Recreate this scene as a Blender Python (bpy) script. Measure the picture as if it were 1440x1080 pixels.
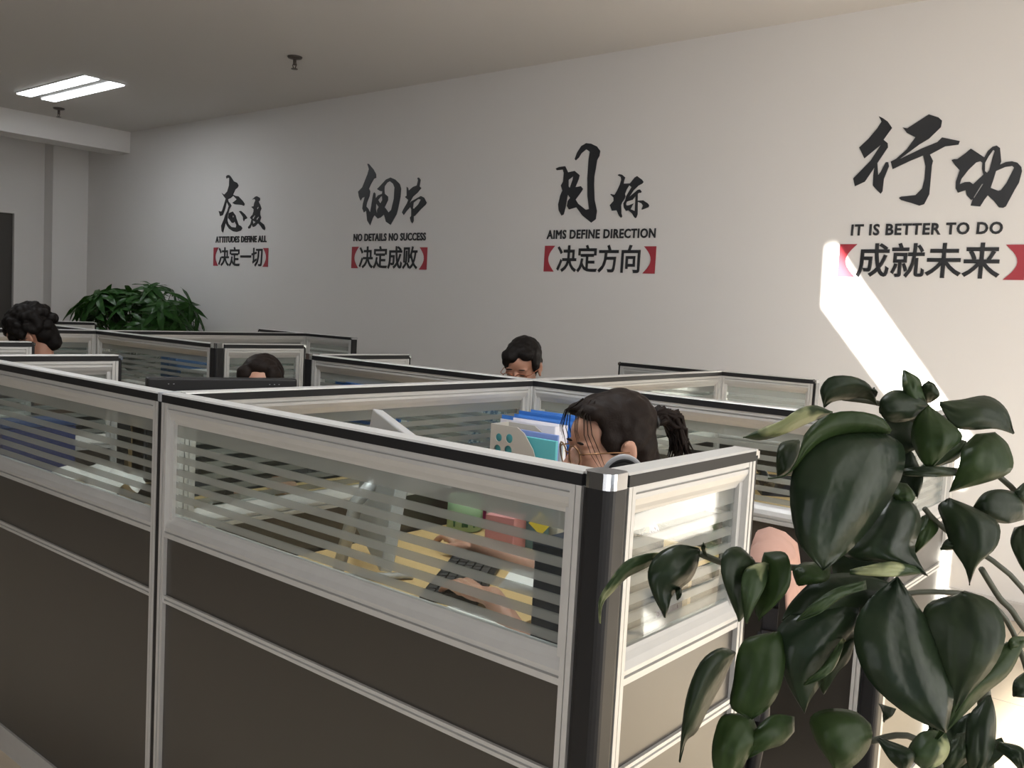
import bpy, bmesh, math, random
from mathutils import Vector, Matrix, noise
C = bpy.context.scene.collection
for o in list(bpy.data.objects): bpy.data.objects.remove(o)
sc = bpy.context.scene
PI = math.pi
# ------------------------------------------------------------------ camera
HC = 1.435
YAW, PIT, ROLL, FPX = -0.68793185, -0.07893107, 0.05438463, 1278.9
def cam_axes():
    f = Vector((math.sin(YAW)*math.cos(PIT), math.cos(YAW)*math.cos(PIT), math.sin(PIT)))
    r = Vector((math.cos(YAW), -math.sin(YAW), 0)); u = r.cross(f)
    return (r*math.cos(ROLL)+u*math.sin(ROLL), -r*math.sin(ROLL)+u*math.cos(ROLL), f)
CR, CU, CF = cam_axes()
cd = bpy.data.cameras.new('camera'); cam = bpy.data.objects.new('camera', cd); C.objects.link(cam)
M = Matrix.Identity(4)
for i in range(3):
    M[i][0], M[i][1], M[i][2] = CR[i], CU[i], -CF[i]
M[2][3] = HC
cam.matrix_world = M
cd.sensor_width = 36; cd.lens = FPX/1440*36; cd.clip_start = .05
sc.camera = cam
def at(x, y, d): # a pixel of the photograph and a depth -> a point in the room
    return Vector((0, 0, HC)) + (CR*((x-720)/FPX) - CU*((y-540)/FPX) + CF)*d
# ------------------------------------------------------------------ world, sun, daylight, exposure
sc.view_settings.view_transform = 'Standard'; sc.view_settings.look = 'None'
sc.view_settings.exposure = 0.0; sc.view_settings.gamma = 1
sc.cycles.max_bounces = 8; sc.cycles.diffuse_bounces = 4; sc.cycles.transparent_max_bounces = 24
sc.cycles.sample_clamp_indirect = 6
sc.cycles.use_denoising = True
w = bpy.data.worlds.new('sky'); sc.world = w; w.use_nodes = True
w.node_tree.nodes['Background'].inputs[0].default_value = (.75, .85, 1, 1)
w.node_tree.nodes['Background'].inputs[1].default_value = 1.5
SUN = Vector((-.8, 1, -.2))
sl = bpy.data.lights.new('sun', 'SUN'); sun = bpy.data.objects.new('sun', sl); C.objects.link(sun)
sl.energy = 108; sl.angle = .0093; sl.color = (1, .93, .83)
sun.rotation_euler = SUN.to_track_quat('-Z', 'Y').to_euler(); sun.location = (6, -3, 4)
def area(name, loc, direc, sx, sy, e, col):
    l = bpy.data.lights.new(name, 'AREA'); l.shape = 'RECTANGLE'; l.size = sx; l.size_y = sy; l.energy = e; l.color = col
    o = bpy.data.objects.new(name, l); C.objects.link(o); o.location = loc
    o.rotation_euler = Vector(direc).to_track_quat('-Z', 'Z').to_euler(); return o
XW = 2.2   # glazed wall on the right
area('daylight', (XW-.06, 2.0, 1.62), (-1, 0, 0), 5.6, 2.6, 170, (1, .96, .91))
area('assumed_fill', (.3, -2.55, 1.3), (0, 1, 0), 3.4, 2.3, 66, (.98, .98, 1))   # fill added for assumed light from the camera side; front wall is solid
# ------------------------------------------------------------------ materials
MATS = {}
def mat(name, col, rough=.5, metal=0, spec=.5, noise_s=0, noise_a=0, bump=0, bump_s=60, **kw):
    if name in MATS: return MATS[name]
    m = bpy.data.materials.new(name); m.use_nodes = True; nt = m.node_tree; b = nt.nodes['Principled BSDF']
    b.inputs['Base Color'].default_value = (*col, 1); b.inputs['Roughness'].default_value = rough
    b.inputs['Metallic'].default_value = metal; b.inputs['Specular IOR Level'].default_value = spec
    for k, v in kw.items(): b.inputs[k.replace('_', ' ')].default_value = v
    if noise_s:
        tc = nt.nodes.new('ShaderNodeTexCoord'); n = nt.nodes.new('ShaderNodeTexNoise'); n.inputs['Scale'].default_value = noise_s; n.inputs['Detail'].default_value = 4
        mx = nt.nodes.new('ShaderNodeMix'); mx.data_type = 'RGBA'
        mx.inputs[6].default_value = (*[c*(1-noise_a) for c in col], 1); mx.inputs[7].default_value = (*[min(1, c*(1+noise_a)) for c in col], 1)
        nt.links.new(tc.outputs['Object'], n.inputs['Vector']); nt.links.new(n.outputs['Fac'], mx.inputs[0]); nt.links.new(mx.outputs[2], b.inputs['Base Color'])
    if bump:
        tc = nt.nodes.new('ShaderNodeTexCoord'); n = nt.nodes.new('ShaderNodeTexNoise'); n.inputs['Scale'].default_value = bump_s
        bp = nt.nodes.new('ShaderNodeBump'); bp.inputs['Strength'].default_value = bump; bp.inputs['Distance'].default_value = .002
        nt.links.new(tc.outputs['Object'], n.inputs['Vector']); nt.links.new(n.outputs['Fac'], bp.inputs['Height']); nt.links.new(bp.outputs['Normal'], b.inputs['Normal'])
    MATS[name] = m; return m
wall_m = mat('wall_paint', (.66, .645, .635), .75, noise_s=1.2, noise_a=.02, bump=.05, bump_s=200)
ceil_m = mat('ceiling_paint', (.62, .6, .585), .85, noise_s=.8, noise_a=.02)
trim_m = mat('skirting_board', (.5, .48, .46), .45)
alu = mat('brushed_aluminium', (.52, .515, .50), .42, .3, noise_s=30, noise_a=.05)
alu_d = mat('shaded_groove', (.12, .12, .12), .5, .4)
black_p = mat('black_plastic', (.011, .011, .012), .45, spec=.3)
cap_blk = mat('black_cap_strip', (.012, .012, .013), .5, spec=.3)
board = mat('charcoal_laminate', (.03, .0265, .023), .32, spec=.85, noise_s=6, noise_a=.08)
chrome = mat('chrome', (.75, .76, .78), .12, 1)
grey_cap = mat('grey_plastic_cap', (.3, .31, .33), .4)
wood = mat('beech_laminate', (.62, .43, .2), .45, noise_s=8, noise_a=.12)
desk_edge = mat('desk_edge', (.45, .32, .16), .5)
ink = mat('black_lettering', (.012, .013, .016), .45)
red = mat('red_lettering', (.33, .03, .045), .5)
white_p = mat('white_plastic', (.75, .75, .74), .4)
paper = mat('white_paper', (.8, .79, .76), .8, noise_s=40, noise_a=.04)
skin = mat('skin', (.42, .23, .16), .55, noise_s=18, noise_a=.08, Subsurface_Weight=.08)
skin2 = mat('tanned_skin', (.36, .18, .12), .55, noise_s=18, noise_a=.08)
hair_m = mat('black_hair', (.008, .0065, .006), .55, spec=.1, bump=.35, bump_s=220)
hair_b = mat('dark_brown_hair', (.012, .008, .0065), .55, spec=.1, bump=.35, bump_s=220)
dark_eye = mat('dark_lashes', (.02, .012, .01), .5)
lip_m = mat('lips', (.36, .12, .1), .5)
gold = mat('gold_metal', (.55, .33, .14), .25, 1)
black_r = mat('black_rim', (.02, .018, .018), .3)
def glass_mat():
    m = bpy.data.materials.new('banded_glass'); m.use_nodes = True; nt = m.node_tree; N = nt.nodes; L = nt.links
    N.remove(N['Principled BSDF']); out = N['Material Output']
    tc = N.new('ShaderNodeTexCoord'); sp = N.new('ShaderNodeSeparateXYZ'); L.new(tc.outputs['Object'], sp.inputs[0])
    def mth(op, a, b):
        n = N.new('ShaderNodeMath'); n.operation = op
        for i, v in enumerate((a, b)):
            if isinstance(v, (int, float)): n.inputs[i].default_value = v
            else: L.new(v, n.inputs[i])
        return n.outputs[0]
    z = sp.outputs['Z']
    fr = mth('FRACT', mth('DIVIDE', mth('SUBTRACT', z, .9), .0305), 0)
    band = mth('GREATER_THAN', fr, .50)
    top = mth('GREATER_THAN', z, 1.106)
    frost = mth('MAXIMUM', band, top)
    tr = N.new('ShaderNodeBsdfTransparent'); tr.inputs[0].default_value = (.86, .9, .885, 1)
    df = N.new('ShaderNodeBsdfDiffuse'); df.inputs[0].default_value = (.36, .37, .35, 1)
    tl = N.new('ShaderNodeBsdfTranslucent'); tl.inputs[0].default_value = (.36, .37, .35, 1)
    m1 = N.new('ShaderNodeMixShader'); m1.inputs[0].default_value = .5; L.new(df.outputs[0], m1.inputs[1]); L.new(tl.outputs[0], m1.inputs[2])
    m2 = N.new('ShaderNodeMixShader'); m2.inputs[0].default_value = .6; L.new(tr.outputs[0], m2.inputs[1]); L.new(m1.outputs[0], m2.inputs[2])
    m3 = N.new('ShaderNodeMixShader'); L.new(frost, m3.inputs[0]); L.new(tr.outputs[0], m3.inputs[1]); L.new(m2.outputs[0], m3.inputs[2])
    gl = N.new('ShaderNodeBsdfGlossy'); gl.inputs['Roughness'].default_value = .02
    ge = N.new('ShaderNodeNewGeometry'); dt = N.new('ShaderNodeVectorMath'); dt.operation = 'DOT_PRODUCT'
    L.new(ge.outputs['Normal'], dt.inputs[0]); L.new(ge.outputs['Incoming'], dt.inputs[1])
    fz = mth('ADD', mth('MULTIPLY', mth('POWER', mth('SUBTRACT', 1.0, mth('ABSOLUTE', dt.outputs['Value'], 0)), 5), .96), .045)   # Schlick reflectance
    m4 = N.new('ShaderNodeMixShader'); L.new(fz, m4.inputs[0]); L.new(m3.outputs[0], m4.inputs[1]); L.new(gl.outputs[0], m4.inputs[2])
    L.new(m4.outputs[0], out.inputs[0]); return m
glass = glass_mat()
def clear_mat(name, col=(.95, .97, .97), fac=.05):
    m = bpy.data.materials.new(name); m.use_nodes = True; N = m.node_tree.nodes; L = m.node_tree.links
    N.remove(N['Principled BSDF']); tr = N.new('ShaderNodeBsdfTransparent'); tr.inputs[0].default_value = (*col, 1)
    gl = N.new('ShaderNodeBsdfGlossy'); gl.inputs['Roughness'].default_value = .02
    mx = N.new('ShaderNodeMixShader'); mx.inputs[0].default_value = fac
    L.new(tr.outputs[0], mx.inputs[1]); L.new(gl.outputs[0], mx.inputs[2]); L.new(mx.outputs[0], N['Material Output'].inputs[0]); return m
lens_m = clear_mat('spectacle_lens'); pane_m = clear_mat('window_glass', (.97, .98, .98), .04)
def emis(name, col, s):
    m = bpy.data.materials.new(name); m.use_nodes = True; b = m.node_tree.nodes['Principled BSDF']
    b.inputs['Base Color'].default_value = (.9, .9, .9, 1); b.inputs['Emission Color'].default_value = (*col, 1); b.inputs['Emission Strength'].default_value = s; return m
# ------------------------------------------------------------------ mesh helpers
def link(name, me, m, parent=None, smooth=False):
    o = bpy.data.objects.new(name, me); C.objects.link(o)
    if m is not None and not me.materials: me.materials.append(m)
    if parent: o.parent = parent
    if smooth:
        for p in me.polygons: p.use_smooth = True
    return o
def obj(name, bm, m, parent=None, smooth=False):
    me = bpy.data.meshes.new(name); bmesh.ops.recalc_face_normals(bm, faces=bm.faces); bm.to_mesh(me); bm.free()
    return link(name, me, m, parent, smooth)
def tag(o, label, cat, group=None, kind=None):
    o['label'] = label; o['category'] = cat
    if group: o['group'] = group
    if kind: o['kind'] = kind
    return o
def thing(name, label, cat, loc=(0, 0, 0), rz=0, group=None):
    o = bpy.data.objects.new(name, None); C.objects.link(o); o.location = loc; o.rotation_euler = (0, 0, rz); o.empty_display_size = .1
    return tag(o, label, cat, group)
def struct(name, bm, m): 
    o = obj(name, bm, m); o['kind'] = 'structure'; return o
def box(bm, x0, x1, y0, y1, z0, z1, bev=0):
    vs = [bm.verts.new((x, y, z)) for x in (x0, x1) for y in (y0, y1) for z in (z0, z1)]
    fs = [bm.faces.new([vs[i] for i in q]) for q in ((0, 1, 3, 2), (4, 6, 7, 5), (0, 4, 5, 1), (2, 3, 7, 6), (0, 2, 6, 4), (1, 5, 7, 3))]
    if bev:
        es = {e for f in fs for e in f.edges}
        bmesh.ops.bevel(bm, geom=list(es), offset=bev, segments=2, affect='EDGES', profile=.5)
def B(*a, **k): bm = bmesh.new(); box(bm, *a, **k); return bm
def prism(bm, prof, x0, x1):   # profile in (y, z) swept along x
    a = [bm.verts.new((x0, y, z)) for y, z in prof]; b = [bm.verts.new((x1, y, z)) for y, z in prof]; n = len(prof)
    bm.faces.new(a); bm.faces.new(b[::-1])
    for i in range(n): bm.faces.new((a[i], b[i], b[(i+1) % n], a[(i+1) % n]))
def tube(bm, pts, r, seg=8, closed=False, cap=True):
    pts = [Vector(p) for p in pts]; n = len(pts); rings = []
    rs = r if isinstance(r, (list, tuple)) else [r]*n
    ref = None
    for i, p in enumerate(pts):
        t = (pts[(i+1) % n]-pts[i-1]) if closed else (pts[min(i+1, n-1)]-pts[max(i-1, 0)])
        t.normalize()
        if ref is None: ref = t.orthogonal().normalized()
        ref = (ref - t*ref.dot(t)).normalized(); b = t.cross(ref)
        rings.append([bm.verts.new(p+(ref*math.cos(2*PI*k/seg)+b*math.sin(2*PI*k/seg))*rs[i]) for k in range(seg)])
    for i in range(n if closed else n-1):
        a, b2 = rings[i], rings[(i+1) % n]
        for k in range(seg): bm.faces.new((a[k], a[(k+1) % seg], b2[(k+1) % seg], b2[k]))
    if cap and not closed:
        bm.faces.new(rings[0][::-1]); bm.faces.new(rings[-1])
def lathe(bm, prof, seg=24, c=(0, 0, 0)):
    rings = [[bm.verts.new((c[0]+r*math.cos(2*PI*k/seg), c[1]+r*math.sin(2*PI*k/seg), c[2]+z)) for k in range(seg)] for r, z in prof]
    for a, b in zip(rings, rings[1:]):
        for k in range(seg): bm.faces.new((a[k], a[(k+1) % seg], b[(k+1) % seg], b[k]))
    bm.faces.new(rings[0][::-1]); bm.faces.new(rings[-1])
def ell(bm, c, r, rot=None, sub=3):
    mt = Matrix.Translation(c) @ (rot.to_matrix().to_4x4() if rot else Matrix.Identity(4)) @ Matrix.Diagonal((*((r, r, r) if isinstance(r, (int, float)) else r), 1))
    bmesh.ops.create_icosphere(bm, subdivisions=sub, radius=1, matrix=mt)
def caps(bm, p0, p1, r0, r1):
    p0, p1 = Vector(p0), Vector(p1); ell(bm, p0, r0, sub=2); ell(bm, p1, r1, sub=2)
    d = p1-p0; L = d.length
    if L > 1e-5:
        mt = Matrix.Translation((p0+p1)/2) @ d.to_track_quat('Z', 'Y').to_matrix().to_4x4()
        bmesh.ops.create_cone(bm, cap_ends=True, segments=16, radius1=r0, radius2=r1, depth=L, matrix=mt)
def chain(bm, pts, rs):
    for a, b, r0, r1 in zip(pts, pts[1:], rs, rs[1:]): caps(bm, a, b, r0, r1)
def blob(name, bm, m, parent=None, vox=.005, smooth=4, noise_amp=0, noise_f=30):   # one continuous skin over overlapping shapes
    me = bpy.data.meshes.new(name); bm.to_mesh(me); bm.free()
    t = bpy.data.objects.new('tmp', me); C.objects.link(t)
    r = t.modifiers.new('r', 'REMESH'); r.mode = 'VOXEL'; r.voxel_size = vox
    s = t.modifiers.new('s', 'SMOOTH'); s.factor = .5; s.iterations = smooth
    dg = bpy.context.evaluated_depsgraph_get(); me2 = bpy.data.meshes.new_from_object(t.evaluated_get(dg))
    bpy.data.objects.remove(t); bpy.data.meshes.remove(me)
    if noise_amp:
        for v in me2.vertices:
            v.co += v.normal*noise.noise(v.co*noise_f)*noise_amp
    return link(name, me2, m, parent, True)
def font_mesh(s, offset=0.0, bev=.018, sp=1.0):
    c = bpy.data.curves.new('t', 'FONT'); c.body = s; c.offset = offset; c.extrude = .02; c.resolution_u = 3; c.bevel_depth = bev; c.bevel_resolution = 0; c.space_character = sp
    o = bpy.data.objects.new('t', c); C.objects.link(o); bpy.context.view_layer.update()
    dg = bpy.context.evaluated_depsgraph_get(); me = bpy.data.meshes.new_from_object(o.evaluated_get(dg))
    bpy.data.objects.remove(o); return me
def poly_mesh(polys, th, to3):   # filled outline with holes, th thick; to3 maps (a, b, c)
    c = bpy.data.curves.new('p', 'CURVE'); c.dimensions = '2D'; c.fill_mode = 'BOTH'; c.extrude = th/2
    for p in polys:
        s = c.splines.new('POLY'); s.points.add(len(p)-1); s.use_cyclic_u = True
        for q, (a, b) in zip(s.points, p): q.co = (a, b, 0, 1)
    o = bpy.data.objects.new('p', c); C.objects.link(o); bpy.context.view_layer.update()
    dg = bpy.context.evaluated_depsgraph_get(); me = bpy.data.meshes.new_from_object(o.evaluated_get(dg)); bpy.data.objects.remove(o)
    for v in me.vertices: v.co = to3(*v.co)
    return me
def copy_tree(o, parent=None):
    c = o.copy(); C.objects.link(c)
    if parent: c.parent = parent
    for ch in list(o.children): copy_tree(ch, c)
    return c
# ------------------------------------------------------------------ the room
XL, YF, YB, ZC = -11.2, -2.6, 5.2, 3.21
def tile_mat():
    m = mat('floor_tiles', (.52, .44, .34), .3, noise_s=3, noise_a=.06); nt = m.node_tree; N = nt.nodes; b = N['Principled BSDF']
    tc = N.new('ShaderNodeTexCoord'); br = N.new('ShaderNodeTexBrick'); br.offset = 0; br.inputs['Scale'].default_value = 1.25
    br.inputs['Brick Width'].default_value = 1; br.inputs['Row Height'].default_value = 1; br.inputs['Mortar Size'].default_value = .004
    br.inputs['Color1'].default_value = (.56, .48, .37, 1); br.inputs['Color2'].default_value = (.53, .45, .34, 1); br.inputs['Mortar'].default_value = (.25, .21, .17, 1)
    nt.links.new(tc.outputs['Object'], br.inputs['Vector']); nt.links.new(br.outputs['Color'], b.inputs['Base Color']); return m
floor_m = tile_mat()
struct('floor', B(XL-.2, XW+.1, YF-.1, YB+.1, -.1, 0), floor_m)
struct('ceiling', B(XL-.2, XW+.1, YF-.1, YB+.1, ZC, ZC+.1), ceil_m)
struct('wall_back', B(XL-.2, XW+.1, YB, YB+.1, 0, ZC), wall_m)
struct('wall_front', B(XL-.2, XW+.1, YF-.1, YF, 0, ZC), mat('darkened_wall', (.1, .095, .09), .7))  # unseen wall given a dark colour so the near boards reflect less light
bm = bmesh.new(); box(bm, XL-.1, XL, YF, 3.5, 0, ZC); box(bm, XL-.1, XL, 4.46, YB, 0, ZC); box(bm, XL-.1, XL, 3.5, 4.46, 2.25, ZC); box(bm, XL, XL+.22, 4.79, YB, 0, ZC)
struct('wall_left', bm, wall_m)
door_m = mat('dark_door', (.05, .046, .042), .5)
d1 = struct('door_1', B(XL-.09, XL-.05, 3.5, 4.46, 0, 2.25), door_m)
bm = bmesh.new(); box(bm, XL-.05, XL-.015, 3.56, 3.6, 1.0, 1.02); obj('door_handle', B(XL-.05, XL-.02, 3.56, 3.68, 1.02, 1.04), alu, d1); bm.free()
struct('trim_1', B(-10.35, -10.0, YF, YB, 2.975, ZC), wall_m)          # ceiling beam
bm = bmesh.new(); prism(bm, [(YB-.012, 0), (YB-.012, .09), (YB-.006, .1), (YB, .1), (YB, 0)], XL+.22, XW); struct('baseboard_back', bm, trim_m)
# glazed wall on the right: piers, sill and head with one long window
bm = bmesh.new(); box(bm, XW, XW+.1, YF, -.9, 0, ZC); box(bm, XW, XW+.1, -.9, YB, 3.1, ZC); box(bm, XW, XW+.1, 4.95, YB, 0, 3.1); box(bm, XW, XW+.1, -.9, 4.95, 0, .05)
struct('wall_right', bm, wall_m)
bm = bmesh.new()
for y in (-.88, 1.5, 3.25, 4.93): box(bm, XW+.02, XW+.06, y-.02, y+.02, .05, 3.1)
for z in (.065, 3.085): box(bm, XW+.02, XW+.06, -.9, 4.95, z-.015, z+.015)
w1 = struct('window_1', bm, alu); obj('window_pane', B(XW+.036, XW+.042, -.9, 4.95, .06, 3.09), pane_m, w1)
# unseen sheet added outside, its holes cut to shape the sun patches
XG = 3.0
def g(x, y, z): t = (XG-x)/-SUN.x*1.0; return (round(y-t*SUN.y, 4), round(z-t*SUN.z, 4))
holes = [[g(x, 5.2, z) for x, z in ((-1.985, 1.96), (-1.978, 1.57), (-1.619, 1.148), (-1.15, .6), (-1.15, .91), (-1.36, 1.172), (-1.78, 1.695))],
         [g(x, y, 0) for x, y in ((-.66, 1.5), (.2, 1.45), (1.0, 2.2), (1.8, 3.4), (1.95, 4.95), (.6, 4.95), (-.62, 4.4), (-.68, 3.4), (-.66, 2.4))],
         [g(x, 5.2, z) for x, z in ((1.75, .0), (1.75, .08), (1.05, .46), (1.05, .14), (1.3, .0))],
         [g(-.72, y, z) for y, z in ((3.07, .05), (3.07, .76), (3.15, .76), (3.15, .05))],
         [g(.2, y, z) for y, z in ((2.95, .36), (2.95, .78), (3.45, .78), (3.45, .36))],
         [g(x, y, 0) for x, y in ((-.99, 3.95), (-.9, 3.95), (-.80, 3.35), (-.88, 3.35))]]
me = poly_mesh([[(-8, -1), (7, -1), (7, 7), (-8, 7)]]+holes, .03, lambda a, b, c: Vector((XG+c, a, b)))
o = link('sun_mask', me, wall_m); o['kind'] = 'structure'
# ------------------------------------------------------------------ ceiling fixtures
def ceiling_lamp(x0, x1, y0, label, grp=None):
    t = thing('ceiling_light', label, 'ceiling light', ((x0+x1)/2, y0+.165, ZC)); L = (x1-x0)/2
    obj('housing', B(-L-.012, L+.012, -.18, .18, -.008, -.0005), mat('white_enamel', (.6, .6, .6), .4), t)
    for y in (-.11, .11): obj('diffuser', B(-L, L, y-.062, y+.062, -.016, -.0085), emis_l, t)
emis_l = emis('lamp_glow', (.93, .96, 1), 7)
ceiling_lamp(-9.1, -7.77, 3.64, 'recessed white ceiling light with two lit strips at upper left')
def lampglow(n, x, y, e): area(n, (x, y, ZC-.03), (0, 0, -1), 1.3, .3, e, (.93, .97, 1))
lampglow('lamp_beam', -8.43, 3.8, 14)
for q, (lx, ly) in enumerate(((-1.5, 1.6), (-4.6, 1.6), (-7.8, .6))): ceiling_lamp(lx-.66, lx+.66, ly-.165, ('assumed ceiling light over the nearest desks, above the photo edge', 'assumed ceiling light over the left desks, above the photo edge', 'assumed ceiling light beyond the upper left photo corner')[q]); lampglow('lamp_beam', lx, ly, (36, 10, 3)[q])  # assumed fixtures out of view, added to brighten the desks and glass
sp_m = mat('dull_brass', (.1, .085, .075), .4, .6)
def sprinkler(x, y, label):
    t = thing('ceiling_sprinkler', label, 'sprinkler', (x, y, ZC), 0, 'ceiling sprinklers')
    bm = bmesh.new(); lathe(bm, [(.004, 0), (.055, 0), (.05, -.012), (.02, -.02), (.004, -.02)]); obj('escutcheon', bm, sp_m, t, True)
    bm = bmesh.new(); lathe(bm, [(.012, -.02), (.012, -.06), (.004, -.062)], 12); 
    for s in (-1, 1): tube(bm, [(s*.012, 0, -.045), (s*.022, 0, -.06), (s*.008, 0, -.085)], .004)
    obj('nozzle', bm, sp_m, t, True)
    bm = bmesh.new(); lathe(bm, [(.004, -.085), (.024, -.086), (.024, -.09), (.004, -.091)], 16); obj('deflector', bm, sp_m, t)
sprinkler(-5.66, 4.18, 'dark ceiling sprinkler head in the middle of the bare ceiling')
sprinkler(-9.45, 4.17, 'small dark sprinkler head just beyond the lit ceiling light')
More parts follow.
